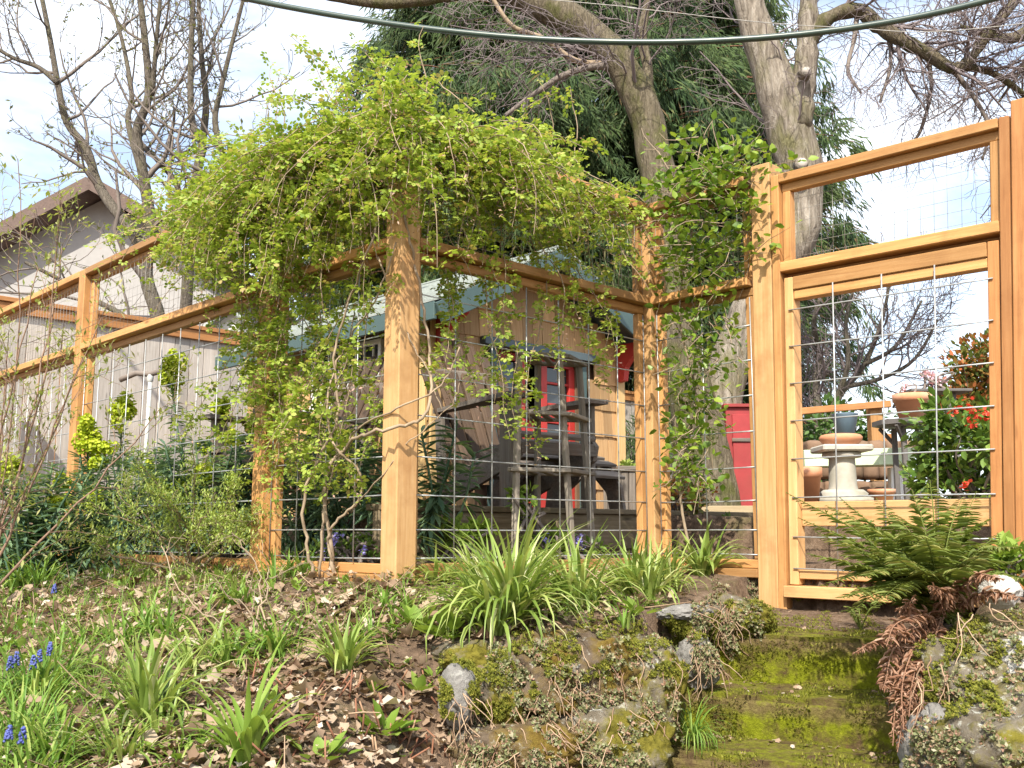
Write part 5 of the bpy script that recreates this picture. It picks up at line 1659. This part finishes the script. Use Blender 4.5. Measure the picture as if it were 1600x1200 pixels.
# ------------------------------------------------------------------ strap leaved clumps and grass tufts
def blades(mb, foot, n, L, w, spread, rs, seg=5, curve=1.0, base_r=.02):
    """arching strap leaves from one foot, each with a crease"""
    foot = np.array(foot)
    for i in range(n):
        a = rs.uniform(0, 2 * math.pi); Lb = L * rs.uniform(.55, 1.1)
        hd = np.array((math.cos(a), math.sin(a), 0)); lean = rs.uniform(.15, spread * 1.35)
        p = foot + hd * base_r * rs.random() + np.array((0, 0, -.01)); th = math.pi / 2 - lean * .5
        sd = np.array((-hd[1], hd[0], 0))
        V = []
        wv = w * rs.uniform(.7, 1.2)
        bend = curve * rs.uniform(.7, 1.7) * (lean + .25)
        for k in range(seg + 1):
            t = k / seg
            ww = wv * (1 - t ** 2.2) * (.6 + .4 * min(1, t * 4)) + .0004
            nrm = np.array((-hd[0] * math.sin(th), -hd[1] * math.sin(th), math.cos(th)))
            V += [p - sd * ww / 2 + nrm * ww * .18, p, p + sd * ww / 2 + nrm * ww * .18]
            p = p + (hd * math.cos(th) + np.array((0, 0, math.sin(th)))) * (Lb / seg)
            th -= bend / seg * (1 + t)
        Fq = []
        for k in range(seg):
            o = k * 3
            Fq += [(o, o + 1, o + 4, o + 3), (o + 1, o + 2, o + 5, o + 4)]
        mb.add(np.array(V), Fq)
def clump(u, v, n, Lpx, wpx, spread, m, label, name='strap_leaf_clump', cat='plant', curve=1.0, base_r=.02, feet=1, fr=.05, group=None):
    c = hit(u, v)
    k = c.y / 1560
    rs = np.random.default_rng(int(u * 7 + v))
    t = thing(name, c, label, cat, group)
    mb = MB()
    for i in range(feet):
        f = c if i == 0 else Vector((c.x + rs.normal(0, fr), c.y + rs.normal(0, fr), 0))
        f.z = ground_z(f.x, f.y)
        blades(mb, f, int(n * 1.7) // feet, Lpx * k, wpx * k * .8, spread, rs, 6, curve, base_r)
    mb.build('leaves', m, t)
    return t
clump(790, 975, 150, 200, 10, 1.25, M['strap'], 'largest pale striped strap leaved clump in front of the middle bay', base_r=.05, feet=3, fr=.045)
clump(745, 940, 50, 130, 10, 1.0, M['strap'], 'strap leaved clump left behind the largest clump', feet=2)
clump(905, 945, 80, 140, 9, 1.25, M['strap'], 'strap leaved clump second in the row right of the largest', base_r=.05, feet=3, fr=.05)
clump(985, 930, 80, 120, 8, 1.0, M['strap'], 'upright strap leaved clump below the inner corner post', base_r=.05, feet=3, fr=.06)
clump(1045, 920, 60, 100, 8, 1.0, M['strap'], 'strap leaved clump just left of the flat grey stone', base_r=.05, feet=3, fr=.05)
clump(1105, 895, 40, 95, 10, .9, M['strap'], 'strap leaved clump at the foot of the narrow bay', base_r=.04, feet=2)
clump(680, 915, 26, 75, 8, 1.0, M['strap'], 'small strap leaved clump touching the corner post on its right', feet=2)
clump(850, 905, 26, 85, 8, 1.0, M['strap'], 'small strap leaved clump against the middle bay bottom rail', feet=2)
clump(532, 1042, 34, 105, 10, .9, M['strap'], 'narrow strap leaved clump alone on the leaf litter below the corner post', base_r=.03, feet=2, fr=.03)
clump(245, 1120, 46, 170, 11, .9, M['strap'], 'tall strap leaved clump left of centre on the lower slope', base_r=.06, feet=3, fr=.05)
clump(385, 1190, 16, 200, 17, .75, M['broad'], 'few broad upright strap leaves at the lower edge of the slope', base_r=.03)
clump(300, 1045, 34, 105, 10, 1.0, M['strap'], 'strap leaved clump in the middle of the slope left of the dry stems', base_r=.05, feet=3)
clump(430, 1020, 40, 95, 7, 1.1, M['grass'], 'dense grassy clump above the slope middle', base_r=.05, feet=4, fr=.05)
clump(385, 945, 50, 80, 6, 1.1, M['grass'], 'grassy clump below the second post', base_r=.06, feet=5, fr=.07)
clump(450, 905, 50, 60, 6, 1.1, M['grass'], 'short grassy clump along the bottom rail right of the second post', base_r=.05, feet=5, fr=.07)
clump(240, 990, 46, 80, 6, 1.1, M['grass'], 'grassy clump on the slope under the low shrub', base_r=.06, feet=5, fr=.07)
clump(60, 920, 60, 75, 5, 1.1, M['grass'], 'dark grassy clump under the euphorbias at left', base_r=.07, feet=5, fr=.09)
clump(130, 1010, 40, 70, 5, 1.1, M['grass'], 'loose grassy clump above the grape hyacinths', base_r=.07, feet=4, fr=.07)
clump(60, 1080, 130, 120, 5, 1.2, M['grass'], 'dome of fine grassy leaves around the grape hyacinths at left', base_r=.08, feet=6, fr=.07, curve=1.4)
clump(100, 1185, 90, 120, 7, 1.0, M['grass'], 'grassy clump in the lower left corner', base_r=.08, feet=6, fr=.08)
clump(20, 1170, 60, 120, 6, 1.0, M['grass'], 'fine grassy clump at the very left of the lower edge', base_r=.08, feet=5, fr=.08)
clump(560, 1000, 24, 60, 6, 1.0, M['grass'], 'thin grass tuft behind the narrow strap leaved clump', feet=3, fr=.05)
clump(190, 1190, 40, 110, 8, 1.0, M['strap'], 'strap leaved clump at the lower edge near the left corner', base_r=.06, feet=4, fr=.06)
clump(640, 960, 18, 60, 7, 1.0, M['grass'], 'small grass tuft at the foot of the corner post', feet=2)
clump(975, 985, 12, 55, 6, .6, M['grass'], 'small upright grass tuft on the largest boulder', feet=1)
# broad-leaved plants
def rosette(u, v, n, Lpx, label, m=None, name='broad_leaf_plant', wid=1.2, spread=.9):
    c = hit(u, v); k = c.y / 1560; rs = np.random.default_rng(int(u + v * 3))
    t = thing(name, c, label, 'plant')
    d = np.stack([rs.normal(0, spread, n), rs.normal(0, spread, n), rs.uniform(.25, 1.2, n)], -1)
    P_ = np.array(c) + d * rs.uniform(.1, .55, n)[:, None] * np.array((1, 1, .6)) * Lpx * k
    mb = MB(); mb.inst(LEAF4 * np.array((1, wid, 1)), LEAF4F, basis_z(d) * (Lpx * k * rs.uniform(.45, 1.0, n))[:, None, None], P_)
    mb.build('leaves', m or M['broad'], t, True)
rosette(690, 1005, 34, 50, 'bright broad leaved plant beside the mossy bank top')
rosette(650, 985, 20, 42, 'smaller broad leaved plant left of the bright one')
rosette(600, 1150, 26, 50, 'pale broad leaved plant low on the slope left of the stones')
rosette(500, 1190, 14, 46, 'broad leaves at the lower edge under the slope middle')
rosette(655, 1090, 16, 34, 'small rounded leaves left of the grey upright stone')
rosette(275, 1190, 14, 46, 'pair of pale broad leaves at the lower edge', wid=1.0)
rosette(1000, 1130, 8, 36, 'pale green leaves in the sedum beside the lower step', wid=1.6)
# grape hyacinths
def hyacinth(pts, label):
    c = hit(*pts[0]); t = thing('grape_hyacinth', c, label, 'flowers', 'grape hyacinths')
    for (u, v) in pts:
        g_ = hit(u, v + 34); top = g_ + Vector((0, 0, .085 + random.uniform(0, .02)))
        mb = MB(); tube(mb, [g_, top], .0022, 5); st = mb.build('stalk', M['grass'], t)
        mb = MB()
        k = 46; z = rng.uniform(0, 1, k); a = rng.uniform(0, 6.28, k); rr_ = .0085 * (1 - z * .7)
        P_ = np.stack([top.x + rr_ * np.cos(a), top.y + rr_ * np.sin(a), top.z - .006 + z * .034], -1)
        octa = np.array([(1, 0, 0), (-1, 0, 0), (0, 1, 0), (0, -1, 0), (0, 0, 1), (0, 0, -1)], float)
        of = [(0, 2, 4), (2, 1, 4), (1, 3, 4), (3, 0, 4), (2, 0, 5), (1, 2, 5), (3, 1, 5), (0, 3, 5)]
        mb.inst(octa, of, np.tile(np.eye(3) * .0042, (k, 1, 1)), P_)
        mb.build('flower_spike', M['hyacinth'], t, True)
hyacinth([(58, 1045), (74, 1043), (22, 1052), (48, 1058), (12, 1058)], 'group of blue grape hyacinths in the grassy dome at left')
hyacinth([(30, 1190), (8, 1196)], 'blue grape hyacinths in the lower left corner')
hyacinth([(82, 930)], 'single blue grape hyacinth under the dark euphorbia')
hyacinth([(838, 1190), (826, 1196)], 'blue grape hyacinths at the lower edge below the stones')
# periwinkles behind the bottom rail
pv = gp_(560, 860, 4.1, -.13)
leafy_bush('periwinkle', pv + Vector((0, 0, .07)), (.2, .12, .06), 420, M['evergreen'], 'low periwinkle with violet flowers behind the bottom rail left of the corner post', 75, (.02, .04), 'plant', M['periwinkle'], 5, .02, base_z=-.13)
leafy_bush('periwinkle', gp_(885, 862, 4.55, -.05), (.16, .12, .06), 300, M['evergreen'], 'low periwinkle with violet flowers under the middle bay', 76, (.02, .04), 'plant', M['periwinkle'], 4, .02, base_z=-.13)

# ------------------------------------------------------------------ sword fern with dead fronds
fb = at(1470, 965, 2.95); fb.z = -.27
fern = thing('sword_fern', fb, 'sword fern with arching green fronds and hanging brown dead ones beside the steps', 'fern')
def frond(path, m, wid, pairs, rs, curl=0.0, name='frond'):
    mb = MB()
    P_ = np.array([tuple(p) for p in path]); n = len(P_)
    tube(mb, path, np.linspace(.0035, .0010, n), 4, False)
    t = np.linspace(.10, .99, pairs)
    idx = t * (n - 1); i0 = np.minimum(n - 2, idx.astype(int)); fr = (idx - i0)[:, None]
    C = P_[i0] * (1 - fr) + P_[i0 + 1] * fr
    ax = P_[i0 + 1] - P_[i0]; ax /= np.linalg.norm(ax, axis=1)[:, None]
    side = np.cross(ax, np.array((0, 0, 1.))); side /= np.linalg.norm(side, axis=1)[:, None] + 1e-6
    env = np.sin(np.minimum(1, t * 2.4 + .15) * math.pi / 2) * (1 - t ** 3 * .9)
    for s in (-1, 1):
        D_ = side * s + ax * .45 + rs.normal(0, .10 + curl, side.shape) + np.array((0, 0, -.15 - curl))
        L = wid * env * rs.uniform(.85, 1.1, pairs)
        mb.inst(LEAF4 * np.array((1, .4, 1.5 + curl * 3)), LEAF4F, basis_z(D_) @ roll_x(pairs, rs.normal(0, .25 + curl, pairs)) * L[:, None, None], C)
    return mb.build(name, m, fern)
rs = np.random.default_rng(8)
tips = [(1258, 795, 2.9), (1330, 800, 3.1), (1300, 850, 2.7), (1315, 920, 2.75), (1345, 960, 2.7), (1430, 790, 3.0), (1455, 775, 3.25), (1500, 800, 3.1), (1540, 830, 2.9), (1580, 870, 2.8), (1420, 850, 2.6), (1375, 870, 2.65), (1480, 850, 2.65), (1330, 880, 3.1), (1530, 880, 2.7), (1590, 915, 2.75), (1400, 820, 3.25), (1470, 830, 3.3), (1360, 910, 2.6), (1390, 900, 3.0), (1440, 900, 2.6), (1275, 830, 2.85), (1290, 880, 2.7), (1350, 840, 2.65), (1400, 880, 2.5), (1450, 860, 2.5), (1500, 900, 2.5), (1550, 850, 3.1), (1520, 790, 3.4), (1310, 810, 3.3), (1380, 800, 3.3), (1330, 940, 2.65), (1380, 950, 2.55), (1570, 890, 3.0)]
for i, (u, v, d) in enumerate(tips):
    tip = at(u, v, d)
    mid = fb.lerp(tip, .5) + Vector((0, 0, .05 + rs.uniform(0, .06)))
    tip = tip + (tip - fb) * .14
    frond(smooth_path([fb + Vector((rs.normal(0, .02), rs.normal(0, .02), 0)), mid, tip], 8), M['fern'], .08, 34, rs)
dead = [[(1470, 965), (1420, 985), (1370, 1000), (1332, 1022)], [(1465, 970), (1400, 1010), (1385, 1060), (1380, 1075)], [(1465, 975), (1420, 1030), (1400, 1100), (1395, 1165)], [(1468, 975), (1440, 1040), (1415, 1110), (1402, 1175)],
        [(1470, 970), (1450, 1030), (1445, 1090), (1438, 1130)], [(1475, 965), (1440, 1000), (1430, 1060), (1425, 1110)], [(1470, 960), (1475, 925), (1450, 915)], [(1480, 955), (1540, 925), (1600, 935)], [(1470, 965), (1415, 955), (1430, 930)], [(1475, 955), (1520, 900), (1570, 905)], [(1462, 975), (1410, 1040), (1408, 1090)], [(1470, 975), (1455, 1050), (1450, 1120), (1440, 1165)], [(1465, 970), (1430, 1010), (1410, 1070), (1412, 1140)], [(1472, 970), (1462, 1010), (1430, 1050), (1420, 1120)], [(1468, 965), (1445, 960), (1400, 975), (1385, 1010)], [(1470, 965), (1460, 1000), (1440, 1080), (1425, 1160)]]
for i, pp_ in enumerate(dead):
    path = smooth_path([at(u, v, 2.80 - .12 * j + .02 * (i % 3)) for j, (u, v) in enumerate(pp_)], 8)
    frond(path, M['fern_dead'], .04, 46, rs, .55, 'dead_frond')
# small fern seedling on the landing
fs2 = hit(1345, 985)
sf = fern; fern = thing('fern_seedling', fs2, 'small young fern on the landing left of the sword fern', 'fern')
for i in range(7):
    a = rs.uniform(0, 6.28); tip = fs2 + Vector((math.cos(a) * .07, math.sin(a) * .07, rs.uniform(.03, .09)))
    frond(smooth_path([fs2, fs2.lerp(tip, .5) + Vector((0, 0, .03)), tip], 5), M['fern'], .022, 14, rs)
fern = sf
# looping grass on the lower step
lg = Vector((.515, 2.96, STEP_Z[2] + .03))
t = thing('grass_tuft', lg, 'tuft of thin looping grass at the left end of the lower step', 'grass')
mb = MB(); blades(mb, lg, 80, .19, .0036, 1.2, np.random.default_rng(4), 8, 1.9, .02); mb.build('leaves', M['grass'], t)

# ------------------------------------------------------------------ ground cover: dead leaves, sedum, moss, dry stalks, grass
def dead_leaf(rs):
    """lobed curled leaf as a fan"""
    n = 11; V = [(0, 0, 0)]; lob = rs.uniform(.55, .9); cu, cv = rs.uniform(-.3, .5), rs.uniform(-.1, .8)
    for i in range(n):
        a = -2.6 + 5.2 * i / (n - 1)
        r_ = (1.0 if i % 2 == 1 else lob) * (.75 + .3 * math.cos(a)) * rs.uniform(.85, 1.1)
        x, y = math.cos(a) * r_, math.sin(a) * r_
        V.append((x, y, cu * x * x + cv * y * y + rs.normal(0, .10)))
    return np.array(V) * .5, np.array([(0, i + 1, i + 2) for i in range(n - 1)])
def scatter(n, x0, x1, y0, y1, rs, cond=None):
    out = []
    while len(out) < n:
        x, y = rs.uniform(x0, x1), rs.uniform(y0, y1)
        if y > yf(x) - .04: continue
        u, v = stair_uv(x, y)
        if x > .3 and -.5 < u < .42: continue
        if cond and not cond(x, y): continue
        out.append((x, y, ground_z(x, y)))
    return np.array(out)
rs = np.random.default_rng(12)
mb = MB()
def bare(x, y): return mnoise.noise(Vector((x * 2.2, y * 2.2, 9))) > -.7 or rs.random() < .35
P_ = scatter(20000, -4.2, .62, 1.9, 6.2, rs, bare)
P_ = P_[rs.random(len(P_)) < np.clip(1.35 - .16 * P_[:, 1], .4, 1)]
P_ = np.vstack([P_, scatter(2200, -.95, .1, 1.9, 3.4, rs)])
TR_ = []
for i in range(4):                                  # crumbs caught at the back of the treads and on the landing
    for _ in range(70):
        q = ST_P + ST_S * rs.uniform(-.36, .38) + ST_N * (STEP_V[i] + (rs.uniform(.2, .29) if rs.random() < .7 else rs.uniform(.02, .28)))
        TR_.append((q.x, q.y, STEP_Z[i] + .004))
for _ in range(90):
    q = ST_P + ST_S * rs.uniform(-.3, .34) + ST_N * rs.uniform(.3, .75)
    TR_.append((q.x, q.y, ground_z(q.x, q.y)))
TR_ = np.array(TR_)
for var in range(24):
    V_, F_ = dead_leaf(rs)
    sel = np.arange(len(P_)) % 24 == var; k = sel.sum()
    Q = P_[sel] + np.stack([np.zeros(k), np.zeros(k), rs.uniform(.002, .03, k)], -1)
    sz = (.012 + .05 * rs.random(k) ** 1.5) * np.where(rs.random(k) < .06, 1.5, 1)
    mb.inst(V_, F_, rand_rot(k, .55, rs) * sz[:, None, None], Q)
mb.inst(V_, F_, rand_rot(len(TR_), .5, rs) * rs.uniform(.008, .03, len(TR_))[:, None, None], TR_)
tag(mb.build('leaf_litter', M['litter'], None), 'brown dead leaves covering the slope below the fence', 'dead leaves', kind='stuff')
# a few large fallen leaves
for i, (u, v, s_, lb) in enumerate([(640, 1012, .1, 'large tan fallen leaf on the slope left of the broad leaved plant'), (655, 408 + 690, .1, 'large brown fallen leaf left of the grey upright stone'), (60, 955, .12, 'large orange tan fallen leaf at the left below the euphorbias'), (255, 1022, .09, 'pale fallen leaf above the tall strap leaved clump'), (480, 1120, .12, 'wide pale brown fallen leaf on the lower slope'), (895, 945, .09, 'pinkish curled fallen leaf between the strap leaved clumps'), (110, 925, .09, 'long pale fallen leaf under the leftmost post'), (265, 1080, .07, 'whitish fallen leaf beside the tall strap leaved clump'), (55, 1115, .07, 'pale rounded fallen leaf in the grassy clumps at left'), (105, 1190, .09, 'brown fallen leaf at the lower left edge')]):
    c = hit(u, v); V_, F_ = dead_leaf(rs)
    mb = MB(); mb.inst(V_, F_, rand_rot(1, .5, rs) * s_, np.array([tuple(c + Vector((0, 0, .025)))]))
    tag(mb.build('fallen_leaf', M['litter'], None, base=c), lb, 'leaf', 'large fallen leaves')
# short grass over the slope
mb = MB()
def green(x, y): return mnoise.noise(Vector((x * 1.7 + 3, y * 1.7, 2))) > (-.2 if x < -.6 else .1)
G_ = scatter(3800, -4.0, .5, 1.9, 6.0, rs, green)
for p in G_:
    blades(mb, p, 5, rs.uniform(.05, .13), .0042, 1.3, rs, 4, 1.3, .03)
tag(mb.build('grass_cover', M['grass'], None), 'short grass and bulb leaves sprouting through the dead leaves', 'grass', kind='stuff')
# low weeds between the dead leaves
mb = MB()
Wd = scatter(420, -3.6, .5, 1.9, 5.2, rs)
Wp = np.repeat(Wd, 7, 0); Wn = len(Wp)
dd = np.stack([rs.normal(0, .8, Wn), rs.normal(0, .8, Wn), rs.uniform(.25, 1.0, Wn)], -1)
mb.inst(LEAF4 * np.array((1, 1.1, 1)), LEAF4F, basis_z(dd) * rs.uniform(.016, .045, Wn)[:, None, None], Wp + dd * .012)
tag(mb.build('weeds', M['broad'], None, True), 'low green seedlings and weeds dotted over the slope', 'weeds', kind='stuff')
# dry stalks and stubble
mb = MB()
S_ = scatter(520, -3.5, .55, 1.9, 5.0, rs)
for p in S_:
    d = np.array((rs.normal(0, .8), rs.normal(0, .8), rs.uniform(.0, .7))); d /= np.linalg.norm(d)
    L = rs.uniform(.03, .2); q = np.array(p) + np.array((0, 0, .008))
    tube(mb, [q, q + d * L * .5 + rs.normal(0, .005, 3), q + d * L], [.0022, .0019, .0012], 4, False)
tag(mb.build('dry_stalks', M['dry_stalk'], None), 'broken dry stalks and twigs lying on the slope', 'twigs', kind='stuff')
# stubble of cut stems in the middle of the slope
mb = MB()
for _ in range(80):
    c = hit(rs.uniform(380, 700), rs.uniform(1060, 1200))
    d = np.array((rs.normal(0, .6), rs.normal(0, .6), 1.0)); d /= np.linalg.norm(d)
    q = np.array(c); tube(mb, [q - d * .01, q + d * rs.uniform(.03, .075)], [.0028, .0022], 6)
tag(mb.build('stubble', M['stub'], None), 'stubble of cut reddish brown stems on the lower slope', 'stems', kind='stuff')
# sedum over the stones: rosettes set on whatever surface lies below
dg = bpy.context.evaluated_depsgraph_get()
def cover(name, label, cat, polys, n, m, rs, size, spikes=7, kinds=('boulder', 'ground'), hang=0.0):
    mb = MB(); P_, N_ = [], []
    names = set(kinds)
    while len(P_) < n:
        (u0, v0, u1, v1) = polys[rs.integers(0, len(polys))]
        u, v = rs.uniform(u0, u1), rs.uniform(v0, v1)
        rx, rz = ray(u, v)
        if mnoise.noise(Vector((u * .03, v * .03, 4.0 + len(name)))) < .04: n -= 0.35; continue
        d = Vector((rx, 1, rz)).normalized()
        ok, loc, nrm, fi, ob, mw = scene.ray_cast(dg, Vector((0, 0, 0)) + d * 1.2, d, distance=6)
        if not ok or ob.name.split('.')[0] not in names:
            n -= .5; continue
        P_.append(tuple(loc)); N_.append(tuple(nrm))
    P_, N_ = np.array(P_), np.array(N_); k = len(P_)
    ros_v, ros_f = [], []
    for i in range(spikes):
        a = i * 2.4; el = .15 + .9 * i / spikes
        d = Vector((math.cos(a) * math.cos(el), math.sin(a) * math.cos(el), math.sin(el)))
        w = Vector((-math.sin(a), math.cos(a), 0)) * .26
        n0 = len(ros_v); ros_v += [(0, 0, 0), tuple(d * .55 + w), tuple(d), tuple(d * .55 - w)]
        ros_f += [(n0, n0 + 1, n0 + 2), (n0, n0 + 2, n0 + 3)]
    Nn = N_ + rs.normal(0, .35, N_.shape) + np.array((0, 0, .5))
    X = basis_z(Nn); Mx = np.stack([X[:, :, 1], X[:, :, 2], X[:, :, 0]], -1)
    sz = size[0] + (size[1] - size[0]) * rs.random(k) ** 1.6
    P_ = P_ + N_ * rs.uniform(0, size[1] * 1.3, k)[:, None] + np.array((0, 0, -1)) * rs.uniform(0, hang, k)[:, None]
    mb.inst(ros_v, ros_f, Mx * sz[:, None, None], P_)
    return tag(mb.build(name, m, None), label, cat, kind='stuff')
bpy.context.view_layer.update()
dg = bpy.context.evaluated_depsgraph_get()
rs = np.random.default_rng(90)
cover('sedum', 'grey green and pinkish sedum trailing over the stones left of the steps', 'sedum', [(850, 985, 1060, 1130), (800, 1080, 1010, 1200), (690, 1110, 860, 1200), (1080, 905, 1190, 1000), (1085, 960, 1140, 1060), (740, 1010, 850, 1060)], 7600, M['sedum'], rs, (.005, .0155), hang=.05)
cover('sedum', 'green sedum and stonecrop on the right bank', 'sedum', [(1480, 950, 1600, 1010), (1470, 1000, 1600, 1200), (1420, 1120, 1520, 1200)], 2800, M['sedum'], rs, (.005, .0155), hang=.05)
cover('moss', 'olive moss cushions on the stones of both banks', 'moss', [(780, 960, 1090, 1060), (1040, 940, 1190, 1010), (1430, 960, 1600, 1120), (690, 1020, 840, 1120)], 9000, M['moss_fuzz'], rs, (.005, .010), 5)
cover('moss', 'green moss on the trodden landing below the gate', 'moss', [(1190, 915, 1400, 985)], 1800, M['moss_fuzz'], rs, (.004, .008), 5)
# dry sedum runners trailing down the left stones
rg = random.Random(16); mb = MB()
for _ in range(260):
    u, v = rg.choice([(rg.uniform(850, 1060), rg.uniform(1000, 1150)), (rg.uniform(700, 900), rg.uniform(1080, 1190)), (rg.uniform(1085, 1150), rg.uniform(930, 1040))])
    rx, rz = ray(u, v); d = Vector((rx, 1, rz)).normalized()
    ok, loc, nrm, fi, ob, mw = scene.ray_cast(dg, d * 1.2, d, distance=6)
    if not ok or ob.name.split('.')[0] not in ('boulder', 'ground'): continue
    pts, _d = wander(loc + nrm * .008, nrm * .35 + Vector((rg.gauss(0, .5), 0, -.7)), rg.uniform(.04, .13), 6, .25, rg, -.12)
    tube(mb, pts, np.linspace(.0017, .0009, len(pts)), 4, False)
tag(mb.build('dry_runners', M['dry_stalk'], None, True), 'dry tan runners trailing through the sedum left of the steps', 'stems', kind='stuff')
# dry curling roots on the right bank
rg = random.Random(6)
mb = MB()
for (u, v) in ((1470, 1050), (1462, 1070), (1500, 960), (1540, 955), (1575, 1040), (1590, 1060), (1565, 1060), (1455, 1040), (1480, 1075)):
    p = at(u, v, 2.5)
    for _ in range(3):
        pts, _d = wander(p + Vector((rg.gauss(0, .02), 0, rg.gauss(0, .01))), (rg.gauss(-.1, .5), -.3, -.6), rg.uniform(.08, .2), 7, .35, rg, -.1)
        tube(mb, pts, np.linspace(.0018, .0009, len(pts)), 5, False)
tag(mb.build('dry_roots', M['dry_stalk'], None, True), 'dry tan roots hanging over the right bank', 'roots', kind='stuff')
